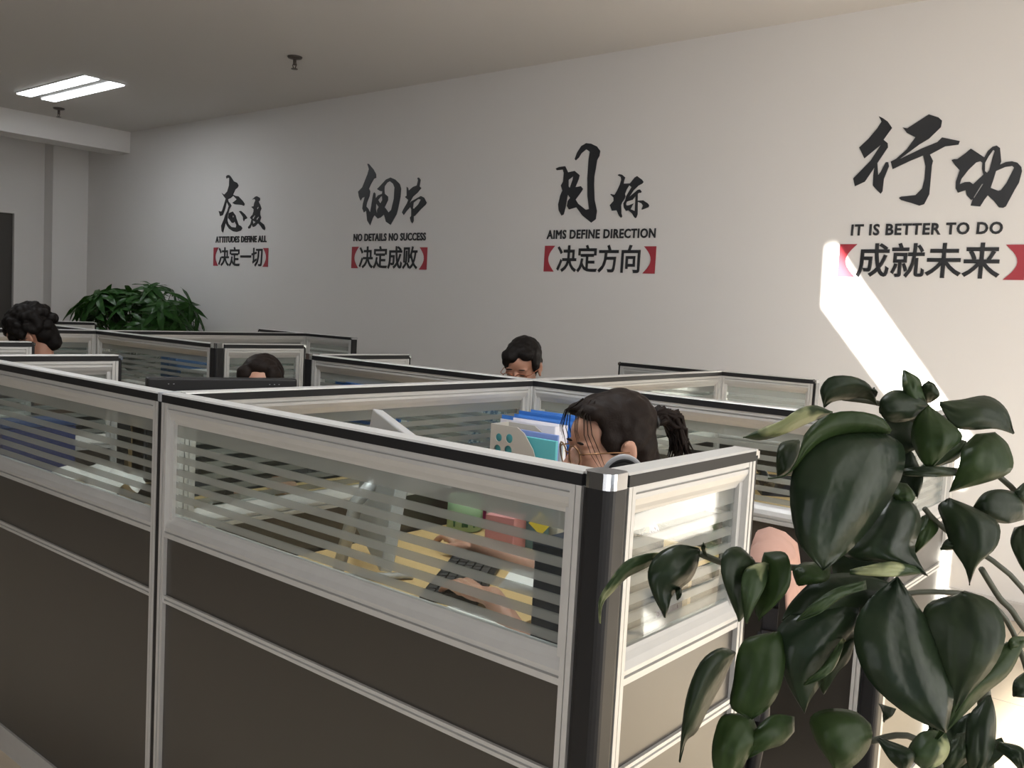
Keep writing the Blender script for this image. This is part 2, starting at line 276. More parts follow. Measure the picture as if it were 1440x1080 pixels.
# ------------------------------------------------------------------ wall lettering
BRUSH={'tai':[[(-8.085,2.619),(-8.063,2.631),(-8.032,2.631),(-8.006,2.618),(-7.948,2.566),(-7.891,2.549),(-7.865,2.522),(-7.883,2.5),(-7.918,2.487),(-7.956,2.437),(-7.91,2.423),(-7.859,2.416),(-7.787,2.37),(-7.753,2.34),(-7.764,2.321),(-7.8,2.33),(-7.845,2.335),(-7.915,2.34),(-7.962,2.356),(-7.922,2.372),(-7.888,2.388),(-7.95,2.425),(-7.99,2.406),(-8.02,2.399),(-8.041,2.396),(-8.029,2.37),(-7.997,2.351),(-7.976,2.33),(-8.01,2.297),(-8.037,2.233),(-8.04,2.187),(-8.018,2.151),(-7.965,2.121),(-7.888,2.114),(-7.88,2.137),(-7.912,2.173),(-7.936,2.159),(-7.962,2.162),(-7.999,2.192),(-8.026,2.21),(-8.018,2.256),(-7.952,2.272),(-7.9,2.233),(-7.888,2.207),(-7.844,2.139),(-7.804,2.127),(-7.78,2.107),(-7.801,2.084),(-7.871,2.071),(-7.932,2.077),(-8.005,2.105),(-8.048,2.14),(-8.068,2.164),(-8.093,2.106),(-8.112,2.068),(-8.134,2.083),(-8.144,2.136),(-8.103,2.194),(-8.079,2.24),(-8.045,2.28),(-8.022,2.326),(-8.049,2.359),(-8.06,2.368),(-8.083,2.305),(-8.121,2.241),(-8.167,2.232),(-8.196,2.284),(-8.149,2.277),(-8.134,2.289),(-8.11,2.335),(-8.077,2.401),(-8.115,2.428),(-8.153,2.462),(-8.105,2.442),(-8.055,2.472),(-8.027,2.529),(-8.026,2.599),(-8.047,2.608),(-8.072,2.598)],[(-7.957,2.226),(-7.94,2.236),(-7.926,2.222),(-7.944,2.208)],[(-7.844,2.272),(-7.811,2.274),(-7.75,2.243),(-7.704,2.208),(-7.708,2.197),(-7.738,2.192),(-7.756,2.172),(-7.769,2.187),(-7.774,2.215),(-7.81,2.245)]],'du':[[(-7.628,2.376),(-7.583,2.402),(-7.554,2.406),(-7.506,2.388),(-7.504,2.366),(-7.528,2.355),(-7.502,2.327),(-7.476,2.287),(-7.494,2.259),(-7.492,2.228),(-7.475,2.203),(-7.494,2.167),(-7.425,2.134),(-7.403,2.101),(-7.413,2.08),(-7.442,2.09),(-7.482,2.124),(-7.521,2.148),(-7.568,2.12),(-7.601,2.114),(-7.627,2.138),(-7.645,2.105),(-7.674,2.099),(-7.684,2.114),(-7.647,2.144),(-7.634,2.172),(-7.63,2.189),(-7.655,2.201),(-7.641,2.218),(-7.617,2.231),(-7.6,2.262),(-7.601,2.285),(-7.641,2.308),(-7.602,2.313),(-7.594,2.341),(-7.576,2.368),(-7.592,2.383)],[(-7.619,2.2),(-7.578,2.228),(-7.571,2.219),(-7.599,2.19)],[(-7.614,2.178),(-7.562,2.161),(-7.598,2.143)],[(-7.552,2.192),(-7.513,2.215),(-7.511,2.203),(-7.542,2.176)],[(-7.548,2.294),(-7.52,2.309),(-7.52,2.296),(-7.543,2.277)]],'xi':[[(-5.984,2.617),(-5.966,2.615),(-5.905,2.566),(-5.869,2.523),(-5.867,2.493),(-5.892,2.489),(-5.93,2.444),(-5.953,2.407),(-5.935,2.384),(-5.941,2.346),(-5.97,2.292),(-5.977,2.259),(-5.951,2.241),(-5.924,2.207),(-5.911,2.268),(-5.899,2.339),(-5.892,2.366),(-5.88,2.374),(-5.867,2.362),(-5.863,2.321),(-5.833,2.347),(-5.785,2.357),(-5.782,2.378),(-5.811,2.382),(-5.849,2.4),(-5.822,2.417),(-5.744,2.473),(-5.689,2.487),(-5.632,2.468),(-5.575,2.428),(-5.558,2.39),(-5.561,2.326),(-5.585,2.22),(-5.598,2.183),(-5.664,2.099),(-5.722,2.126),(-5.75,2.186),(-5.789,2.163),(-5.825,2.154),(-5.868,2.184),(-5.888,2.162),(-5.917,2.1),(-5.957,2.142),(-5.975,2.225),(-6.003,2.21),(-6.025,2.244),(-6.02,2.282),(-5.999,2.342),(-6.032,2.333),(-6.052,2.311),(-6.075,2.345),(-6.088,2.388),(-6.037,2.422),(-5.977,2.529),(-5.961,2.572)],[(-5.757,2.42),(-5.727,2.448),(-5.695,2.458),(-5.654,2.434),(-5.636,2.404),(-5.638,2.313),(-5.664,2.222),(-5.695,2.201),(-5.725,2.229),(-5.746,2.246),(-5.709,2.304),(-5.711,2.332),(-5.753,2.358),(-5.759,2.393)],[(-5.831,2.309),(-5.8,2.335),(-5.783,2.34),(-5.778,2.307),(-5.797,2.28),(-5.809,2.286)],[(-5.854,2.282),(-5.819,2.251),(-5.836,2.227),(-5.836,2.189),(-5.855,2.233)]],'jie':[[(-5.372,2.468),(-5.355,2.47),(-5.335,2.451),(-5.343,2.399),(-5.323,2.385),(-5.363,2.35),(-5.414,2.32),(-5.449,2.274),(-5.459,2.258),(-5.43,2.284),(-5.389,2.298),(-5.323,2.322),(-5.285,2.308),(-5.254,2.267),(-5.263,2.252),(-5.316,2.217),(-5.381,2.166),(-5.397,2.162),(-5.395,2.125),(-5.407,2.106),(-5.424,2.12),(-5.437,2.152),(-5.423,2.167),(-5.426,2.22),(-5.439,2.239),(-5.483,2.206),(-5.512,2.176),(-5.533,2.197),(-5.522,2.218),(-5.479,2.27),(-5.466,2.296),(-5.506,2.321),(-5.487,2.331),(-5.492,2.403),(-5.476,2.394),(-5.467,2.37),(-5.433,2.39),(-5.415,2.399),(-5.374,2.408),(-5.363,2.449)],[(-5.408,2.228),(-5.404,2.273),(-5.352,2.3),(-5.321,2.293),(-5.349,2.255),(-5.396,2.222)]],'mu':[[(-3.817,2.518),(-3.799,2.562),(-3.767,2.604),(-3.727,2.621),(-3.685,2.614),(-3.635,2.592),(-3.606,2.56),(-3.61,2.527),(-3.627,2.5),(-3.634,2.44),(-3.642,2.39),(-3.64,2.334),(-3.629,2.233),(-3.603,2.154),(-3.609,2.099),(-3.645,2.076),(-3.681,2.1),(-3.725,2.129),(-3.778,2.185),(-3.841,2.172),(-3.861,2.196),(-3.856,2.23),(-3.836,2.252),(-3.859,2.276),(-3.871,2.19),(-3.885,2.139),(-3.903,2.131),(-3.931,2.169),(-3.938,2.21),(-3.924,2.273),(-3.908,2.306),(-3.924,2.341),(-3.906,2.369),(-3.904,2.426),(-3.915,2.453),(-3.966,2.45),(-3.978,2.462),(-3.949,2.472),(-3.895,2.474),(-3.867,2.43),(-3.811,2.437),(-3.766,2.405),(-3.772,2.38),(-3.797,2.324),(-3.75,2.329),(-3.731,2.31),(-3.741,2.294),(-3.789,2.239),(-3.766,2.21),(-3.696,2.165),(-3.669,2.17),(-3.689,2.258),(-3.699,2.382),(-3.698,2.51),(-3.691,2.56),(-3.724,2.579),(-3.763,2.554),(-3.782,2.527),(-3.806,2.509)],[(-3.86,2.378),(-3.821,2.4),(-3.824,2.377),(-3.845,2.321),(-3.856,2.333)]],'biao':[[(-3.452,2.39),(-3.438,2.395),(-3.417,2.39),(-3.391,2.37),(-3.397,2.352),(-3.4,2.33),(-3.35,2.329),(-3.316,2.366),(-3.298,2.375),(-3.258,2.349),(-3.246,2.333),(-3.256,2.323),(-3.283,2.312),(-3.318,2.283),(-3.351,2.238),(-3.285,2.285),(-3.269,2.286),(-3.256,2.272),(-3.261,2.264),(-3.278,2.264),(-3.285,2.257),(-3.282,2.213),(-3.239,2.214),(-3.202,2.193),(-3.191,2.18),(-3.196,2.168),(-3.243,2.153),(-3.247,2.158),(-3.237,2.18),(-3.25,2.194),(-3.281,2.206),(-3.276,2.123),(-3.284,2.102),(-3.292,2.099),(-3.302,2.108),(-3.319,2.131),(-3.349,2.152),(-3.367,2.149),(-3.386,2.171),(-3.392,2.199),(-3.379,2.219),(-3.375,2.244),(-3.336,2.304),(-3.355,2.317),(-3.372,2.292),(-3.384,2.261),(-3.379,2.247),(-3.384,2.23),(-3.403,2.206),(-3.41,2.189),(-3.404,2.133),(-3.395,2.112),(-3.404,2.104),(-3.421,2.118),(-3.443,2.155),(-3.481,2.153),(-3.491,2.174),(-3.5,2.19),(-3.471,2.219),(-3.473,2.24),(-3.5,2.261),(-3.496,2.266),(-3.466,2.258),(-3.447,2.288),(-3.429,2.326),(-3.421,2.357),(-3.426,2.375),(-3.446,2.385)],[(-3.371,2.195),(-3.366,2.21),(-3.321,2.221),(-3.3,2.244),(-3.299,2.192),(-3.299,2.146),(-3.333,2.159),(-3.313,2.196),(-3.347,2.185),(-3.366,2.184)]],'xing':[[(-1.757,2.621),(-1.734,2.608),(-1.707,2.587),(-1.681,2.551),(-1.721,2.49),(-1.697,2.47),(-1.694,2.447),(-1.744,2.365),(-1.734,2.299),(-1.722,2.314),(-1.698,2.367),(-1.685,2.366),(-1.68,2.343),(-1.701,2.276),(-1.703,2.209),(-1.712,2.196),(-1.732,2.215),(-1.758,2.243),(-1.76,2.3),(-1.758,2.342),(-1.804,2.266),(-1.857,2.243),(-1.87,2.287),(-1.782,2.38),(-1.732,2.465),(-1.817,2.395),(-1.851,2.457),(-1.803,2.502),(-1.76,2.555),(-1.74,2.59)],[(-1.625,2.549),(-1.6,2.541),(-1.555,2.569),(-1.495,2.606),(-1.446,2.586),(-1.426,2.567),(-1.429,2.533),(-1.484,2.477),(-1.531,2.45),(-1.628,2.378),(-1.514,2.429),(-1.439,2.456),(-1.418,2.479),(-1.329,2.453),(-1.334,2.435),(-1.399,2.431),(-1.472,2.393),(-1.453,2.359),(-1.457,2.335),(-1.457,2.183),(-1.479,2.131),(-1.503,2.124),(-1.549,2.141),(-1.6,2.157),(-1.613,2.169),(-1.601,2.176),(-1.527,2.181),(-1.496,2.215),(-1.488,2.266),(-1.489,2.331),(-1.506,2.39),(-1.568,2.367),(-1.659,2.327),(-1.672,2.368),(-1.644,2.382),(-1.593,2.429),(-1.554,2.49),(-1.6,2.517)]],'dong':[[(-1.361,2.357),(-1.35,2.361),(-1.333,2.36),(-1.295,2.389),(-1.272,2.41),(-1.242,2.389),(-1.204,2.361),(-1.19,2.392),(-1.17,2.412),(-1.151,2.417),(-1.135,2.404),(-1.123,2.335),(-1.129,2.318),(-1.102,2.331),(-1.074,2.333),(-1.048,2.324),(-1.029,2.302),(-1.024,2.281),(-1.033,2.223),(-1.049,2.189),(-1.082,2.107),(-1.094,2.1),(-1.114,2.103),(-1.139,2.135),(-1.171,2.166),(-1.185,2.145),(-1.202,2.11),(-1.248,2.116),(-1.24,2.149),(-1.249,2.146),(-1.271,2.17),(-1.279,2.197),(-1.315,2.185),(-1.328,2.208),(-1.33,2.244),(-1.316,2.301),(-1.34,2.327)],[(-1.31,2.229),(-1.304,2.257),(-1.274,2.302),(-1.241,2.337),(-1.222,2.342),(-1.211,2.334),(-1.21,2.302),(-1.201,2.273),(-1.245,2.226),(-1.262,2.239),(-1.286,2.239)],[(-1.198,2.333),(-1.185,2.364),(-1.165,2.396),(-1.158,2.39),(-1.165,2.359),(-1.175,2.293),(-1.184,2.281),(-1.195,2.291)],[(-1.161,2.204),(-1.152,2.243),(-1.143,2.288),(-1.103,2.306),(-1.071,2.309),(-1.061,2.3),(-1.089,2.226),(-1.112,2.19),(-1.124,2.187)],[(-1.204,2.226),(-1.197,2.225),(-1.234,2.154),(-1.238,2.158)]]}
YS = YB-.001
def relief(polys, name, parent, m, ox):
    me = poly_mesh(polys, .004, lambda a, b, c: Vector((a-ox, -.002+c, b-1.85))); return link(name, me, m, parent)
def lettering(s, x0, x1, z0, z1, name, parent, m, ox, off=0.0, split=False):
    me = font_mesh(s, 0, off, 1.0 if split else 1.1); xs = [v.co.x for v in me.vertices]; ys = [v.co.y for v in me.vertices]
    ax, bx, ay, by = min(xs), max(xs), min(ys), max(ys); sx = (x1-x0)/(bx-ax); sz = (z1-z0)/(by-ay)
    if not split: parts = [(me, 0)]
    else:
        bpy.data.meshes.remove(me); parts = []
        w1 = font_mesh(s[0]*2, 0, off); w0 = font_mesh(s[0], 0, off)
        adv = max(v.co.x for v in w1.vertices)-max(v.co.x for v in w0.vertices)
        parts = [(font_mesh(ch, 0, off), i*adv) for i, ch in enumerate(s)]
    for mm, dx in parts:
        for v in mm.vertices: v.co = Vector((x0+(v.co.x+dx-ax)*sx-ox, -.002+v.co.z*.1, z0+(v.co.y-ay)*sz-1.85))
        link(name, mm, m, parent)
def bracket(x0, x1, z0, z1, left, parent, ox):
    n = 10; w = x1-x0; a = []
    for i in range(n+1):
        t = i/n; a.append((x1-w*.62*math.sin(PI*t), z0+(z1-z0)*t) if left else (x0+w*.62*math.sin(PI*t), z0+(z1-z0)*t))
    p = a+([(x0, z1), (x0, z0)] if left else [(x1, z1), (x1, z0)])
    relief([p], 'bracket', parent, red, ox)['label'] = 'dark red bracket'
def slogan(ox, brush, eng, ex, chi, cx, bl, br, label):
    t = thing('wall_slogan', label, 'wall lettering', (ox, YS, 1.85), 0, 'slogans on the long white wall')
    for b in brush: relief(BRUSH[b], 'brush_character', t, ink, ox)
    lettering(eng, ex[0], ex[1], 1.967, 2.031, 'english_line', t, ink, ox, .03)
    lettering(chi, cx[0], cx[1], 1.735, 1.925, 'printed_character', t, ink, ox, .016, True)
    bracket(bl[0], bl[1], 1.737, 1.92, True, t, ox); bracket(br[0], br[1], 1.735, 1.913, False, t, ox)
slogan(-7.8, ('tai', 'du'), 'ATTITUDES DEFINE ALL', (-8.236, -7.378), '\u51b3\u5b9a\u4e00\u5207', (-8.177, -7.435), (-8.266, -8.181), (-7.427, -7.344), 'black wall slogan reading ATTITUDES DEFINE ALL above the bushy plant')
slogan(-5.68, ('xi', 'jie'), 'NO DETAILS NO SUCCESS', (-6.123, -5.245), '\u51b3\u5b9a\u6210\u8d25', (-6.041, -5.328), (-6.138, -6.051), (-5.308, -5.222), 'black wall slogan reading NO DETAILS NO SUCCESS with two brush characters')
slogan(-3.57, ('mu', 'biao'), 'AIMS DEFINE DIRECTION', (-4.024, -3.128), '\u51b3\u5b9a\u65b9\u5411', (-3.922, -3.234), (-4.034, -3.945), (-3.209, -3.116), 'black wall slogan reading AIMS DEFINE DIRECTION with a tall brush character')
slogan(-1.44, ('xing', 'dong'), 'IT IS BETTER TO DO', (-1.857, -1.086), '\u6210\u5c31\u672a\u6765', (-1.811, -1.081), (-1.912, -1.817), (-1.065, -.968), 'largest-looking wall slogan reading IT IS BETTER TO DO by the sun patch')
# ------------------------------------------------------------------ partitions
def panel(p0, p1, label, g0=.009, g1=.009):
    p0, p1 = Vector((*p0, 0)), Vector((*p1, 0)); d = p1-p0; L = d.length
    t = thing('cubicle_screen', label, 'partition panel', p0, math.atan2(d.y, d.x), 'office partition panels'); t['kind'] = 'thing'
    a, b = g0, L-g1
    def pr(name, prof, m, x0=a, x1=b): bm = bmesh.new(); prism(bm, prof, x0, x1); return obj(name, bm, m, t)
    def sym(h): return h+[(-y, z) for y, z in reversed(h)]
    pr('cap_strip', sym([(-.0245, 1.178), (-.0245, 1.1965)]), cap_blk)
    pr('top_trim', sym([(-.0235, 1.1965), (-.021, 1.2)]), alu)
    pr('upper_rail', sym([(-.0225, 1.178), (-.0225, 1.168), (-.0165, 1.167), (-.0165, 1.1645), (-.0215, 1.1635), (-.0215, 1.156), (-.016, 1.144), (-.009, 1.134), (-.006, 1.128)][::-1])[::-1], alu, a+.022, b-.022)
    pr('lower_rail', sym([(-.006, .909), (-.009, .903), (-.016, .893), (-.0215, .881), (-.0215, .8735), (-.0165, .8725), (-.0165, .870), (-.0225, .869), (-.0225, .858)]), alu, a+.022, b-.022)
    pr('upper_board', sym([(-.014, .716), (-.014, .858)]), board, a+.022, b-.022)
    pr('middle_rail', sym([(-.0205, .698), (-.0205, .705), (-.0165, .706), (-.0165, .7085), (-.0205, .7095), (-.0205, .716)]), alu, a+.022, b-.022)
    pr('lower_board', sym([(-.014, .078), (-.014, .698)]), board, a+.022, b-.022)
    pr('skirting', sym([(-.0205, .0), (-.0205, .078)]), alu, a+.022, b-.022)
    pr('glass_pane', sym([(-.003, .905), (-.003, 1.132)]), glass, a+.03, b-.03)
    for x, s in ((a, 1), (b, -1)):
        bm = bmesh.new(); xs = sorted((x, x+s*.0095)); box(bm, xs[0], xs[1], -.0245, .0245, 0, 1.178)
        xs = sorted((x+s*.0095, x+s*.0125)); box(bm, xs[0], xs[1], -.0205, .0205, 0, 1.178)
        xs = sorted((x+s*.0125, x+s*.022)); box(bm, xs[0], xs[1], -.0235, .0235, 0, 1.178)
        xs = sorted((x+s*.022, x+s*.036)); box(bm, xs[0], xs[1], -.012, .012, .89, 1.15)
        obj('side_stile', bm, alu, t)
    return t
def post(x, y, kind, label, rz=0):
    t = thing('cubicle_post', label, 'partition post', (x, y, 0), rz, 'office partition posts'); t['kind'] = 'thing'
    if kind == 'inline':
        obj('core', B(-.009, .009, -.0225, .0225, 0, 1.178), black_p, t)
        obj('cap', B(-.0085, .0085, -.026, .026, 1.1785, 1.2015, .003), grey_cap, t)
    elif kind == 'tee':
        obj('core', B(-.009, .009, -.0225, .0225, 0, 1.178), black_p, t)
        obj('cap', B(-.014, .05, -.026, .026, 1.178, 1.2015, .003), grey_cap, t)
    elif kind == 'corner':
        bm = B(-.0275, .0275, -.0275, .0275, 0, 1.178); es = [e for e in bm.edges if abs(e.verts[0].co.z-e.verts[1].co.z) > .5]
        bmesh.ops.bevel(bm, geom=es, offset=.014, segments=4, affect='EDGES', profile=.5); obj('core', bm, black_p, t, False)
        bm = B(-.0275, .0275, -.0275, .0275, 1.178, 1.203); es = [e for e in bm.edges if abs(e.verts[0].co.z-e.verts[1].co.z) > .01]
        bmesh.ops.bevel(bm, geom=es, offset=.015, segments=4, affect='EDGES', profile=.5)
        obj('cap', bm, chrome, t)['label'] = 'chrome cap'
    else:      # free end of a short panel: black edge strip under a rounded chrome cap
        obj('edge_strip', B(0, .014, -.0225, .0225, 0, 1.188, .003), black_p, t)
        bm = bmesh.new(); prism(bm, [(-.0245, 1.188), (-.0245, 1.2), (.0245, 1.2), (.0245, 1.188)], 0, .008); prism(bm, [(-.0245, 1.182), (-.0245, 1.196), (.0245, 1.196), (.0245, 1.182)], .008, .016)
        obj('cap', bm, chrome, t)['label'] = 'chrome cap'
H = PI/2
panel((-2, 1.15), (-.75, 1.15), 'wide charcoal partition panel in front of the woman with glasses', .009, .028)
panel((-3.25, 1.15), (-2, 1.15), 'near charcoal partition panel running out at the left photo edge', .028, .009)
panel((-3.25, 1.15), (-3.25, 1.65), 'short partition panel rising above the cap of the near left panel', .028, .0)
panel((-2, 1.15), (-2, 2.55), 'cross partition panel between the silver monitor and the black monitor', .03, .03)
panel((-.75, 1.15), (-.75, 1.625), 'short partition panel behind leaf tips with bright window reflection in its glass', .028, .0)
panel((-3.25, 2.55), (-2, 2.55), 'partition panel in front of the man facing the camera', .028, .009)
panel((-2, 2.55), (-.75, 2.55), 'partition panel behind the ponytail of the woman', .009, .028)
panel((-3.25, 2.55), (-3.25, 3.12), 'short partition panel left of the man, showing past the blue folders', .028, .0)
panel((-.75, 2.55), (-.75, 3.12), 'short sunlit-edged partition panel seen through the gaps of the vine plant', .028, .0)
panel((-2, 2.55), (-2.075, 4.15), 'cross partition panel to the right of the facing man', .03, .03)
panel((-2.075, 4.15), (-2.66, 4.17), 'short partition wing by the back wall, left of its post', .009, .0)
panel((-2.075, 4.15), (-1.6, 4.17), 'short partition wing by the back wall, under the sun patch side', .009, .0)
panel((-4.03, 1.15), (-4.03, 1.67), 'short partition panel beside the curly-haired person at left edge', .028, .0)
panel((-5.22, 2.55), (-4.0, 2.55), 'dim partition panel with blue binders showing behind its glass', .009, .028)
panel((-6.5, 2.55), (-5.22, 2.55), 'far dim partition panel partly behind the curly head', .028, .009)
panel((-5.22, 1.15), (-5.22, 2.55), 'far cross panel running behind the curly-haired head', .03, .03)
panel((-4.0, 2.55), (-4.0, 3.06), 'short panel right behind the head showing over the black monitor', .028, .0)
panel((-6.5, 2.55), (-6.5, 3.13), 'farthest short panel at the foot of the bushy plant', .028, .0)
panel((-5.22, 2.55), (-5.43, 4.2), 'long cross panel in front of the bushy plant', .03, .03)
panel((-5.43, 4.2), (-6.02, 4.22), 'far partition wing by the wall, left of its post', .009, .0)
panel((-5.43, 4.2), (-4.93, 4.22), 'far partition wing by the wall under the second slogan', .009, .0)
post(-2, 1.15, 'tee', 'black and silver post where near panels meet the cross panel', H) if False else post(-2, 1.15, 'inline', 'black post between the two nearest charcoal panels')
post(-.75, 1.15, 'corner', 'black corner post with chrome cap nearest the camera')
post(-3.25, 1.15, 'corner', 'corner post at the left end of the near panel')
post(-3.25, 1.65, 'end', 'black edge strip with chrome cap ending the left short panel', H)
post(-.75, 1.625, 'end', 'edge strip ending the short panel with window reflection', H)
post(-2, 2.55, 'inline', 'silver-lined junction post below the facing man')
post(-3.25, 2.55, 'corner', 'post at the left end of the panel before the facing man')
post(-.75, 2.55, 'corner', 'black corner post seen low through the vine plant')
post(-3.25, 3.12, 'end', 'edge strip ending the short panel left of the facing man', H)
post(-.75, 3.12, 'end', 'sunlit edge strip ending the short panel behind the vine plant', H)
post(-2.075, 4.15, 'inline', 'junction post between the two wings by the back wall')
post(-2.66, 4.17, 'end', 'edge strip ending the left wing near the back wall', PI)
post(-1.6, 4.17, 'end', 'black edge strip ending the right wing near the sun patch')
post(-4.03, 1.67, 'end', 'edge strip with bright chrome cap before the curly head', H)
post(-4.0, 2.55, 'corner', 'black corner post above the left part of the black monitor')
post(-5.22, 2.55, 'inline', 'dim junction post between curly head and bushy plant')
post(-4.0, 3.06, 'end', 'edge strip ending the short panel behind the half-hidden head', H)
post(-6.5, 2.55, 'corner', 'far corner post hidden behind the curly head')
post(-6.5, 3.13, 'end', 'edge strip ending the farthest short panel by the plant', H)
post(-5.43, 4.2, 'inline', 'far junction post by the wall, under the second slogan')
post(-6.02, 4.22, 'end', 'edge strip ending the far left wing by the wall', PI)
post(-4.93, 4.22, 'end', 'edge strip ending the far right wing by the wall')
obj  # partitions done
# ------------------------------------------------------------------ desks
ZD = .745
def desk(rects, sup, label):
    x0, x1, y0, y1 = rects[0]; cx, cy = (x0+x1)/2, (y0+y1)/2
    t = thing('desk', label, 'desk', (cx, cy, 0))
    bm = bmesh.new()
    for a, b, c, d in rects: box(bm, a-cx, b-cx, c-cy, d-cy, ZD-.025, ZD, .002)
    obj('desktop', bm, wood, t)
    for a, b, c, d in sup: obj('support_panel', B(a-cx, b-cx, c-cy, d-cy, 0, ZD-.0255), desk_edge, t)
desk([(-1.97, -1.22, 1.18, 2.52), (-1.2195, -.78, 1.18, 1.45)], [(-1.9, -1.3, 1.19, 1.21), (-1.9, -1.3, 2.49, 2.51), (-.8, -.785, 1.19, 1.44)], 'beech desk under the silver monitor and green mug')
desk([(-2.78, -2.03, 1.18, 2.52), (-3.22, -2.7805, 1.18, 1.5)], [(-2.7, -2.1, 1.19, 1.21), (-2.7, -2.1, 2.49, 2.51), (-3.2, -3.185, 1.19, 1.49)], 'beech desk under the black monitor, left of the silver one')
desk([(-3.22, -2.04, 2.58, 2.98)], [(-3.2, -3.185, 2.6, 2.95), (-2.08, -2.065, 2.6, 2.95)], 'desk in front of the man facing the camera')
desk([(-1.95, -1.3, 2.62, 4.1)], [(-1.93, -1.35, 2.64, 2.66), (-1.93, -1.35, 4.06, 4.08)], 'beech desk with black phone, seen beside the big leaf')
desk([(-5.18, -4.62, 1.3, 2.5)], [(-5.15, -4.68, 1.32, 1.34), (-5.15, -4.68, 2.46, 2.48)], 'desk of the curly-haired person at the left')
desk([(-5.16, -4.04, 2.58, 3.0)], [(-5.14, -5.125, 2.6, 2.98), (-4.08, -4.065, 2.6, 2.98)], 'desk behind the dim panel with blue binders')
# ------------------------------------------------------------------ chairs
mesh_f = mat('black_mesh_fabric', (.02, .02, .022), .8, bump=.4, bump_s=300)
def chair(x, y, rz, label):
    t = thing('office_chair', label, 'chair', (x, y, 0), rz, 'office chairs')
    bm = bmesh.new(); box(bm, -.22, .23, -.235, .235, .375, .43, .02); obj('seat', bm, mesh_f, t, True)
    bm = bmesh.new(); n = 8
    for i in range(n):   # curved back
        z0 = .55+i*.0445; xx = -.235-.03*math.sin(i/(n-1)*PI)*.5-.006*i; ww = .215-.012*abs(i-3)
        box(bm, xx-.016, xx+.012, -ww, ww, z0, z0+.051)
    obj('backrest', bm, mesh_f, t)
    bm = bmesh.new(); tube(bm, [(-.12, 0, .365), (-.26, 0, .4), (-.275, 0, .56), (-.27, 0, .7)], .018); obj('back_support', bm, black_p, t, True)
    for s in (-1, 1):
        bm = bmesh.new(); tube(bm, [(.0, s*.2, .385), (.0, s*.255, .42), (-.02, s*.26, .62)], .013); box(bm, -.12, .1, s*.26-.025, s*.26+.025, .62, .645, .008); obj('armrest', bm, black_p, t)
    bm = bmesh.new(); lathe(bm, [(.03, .08), (.03, .3), (.018, .3), (.018, .375)], 16); obj('gas_column', bm, black_p, t)
    for k in range(5):
        a = 2*PI*k/5; c, s = math.cos(a), math.sin(a); bm = bmesh.new(); tube(bm, [(0, 0, .1), (c*.15, s*.15, .09), (c*.28, s*.28, .065)], [.028, .022, .016]); f = obj('base_arm', bm, black_p, t, True)
        bm = bmesh.new(); lathe(bm, [(.005, 0), (.02, .004), (.026, .025), (.02, .046), (.005, .05)], 12, (c*.28, s*.28, 0)); obj('castor', bm, black_p, f)
    return t
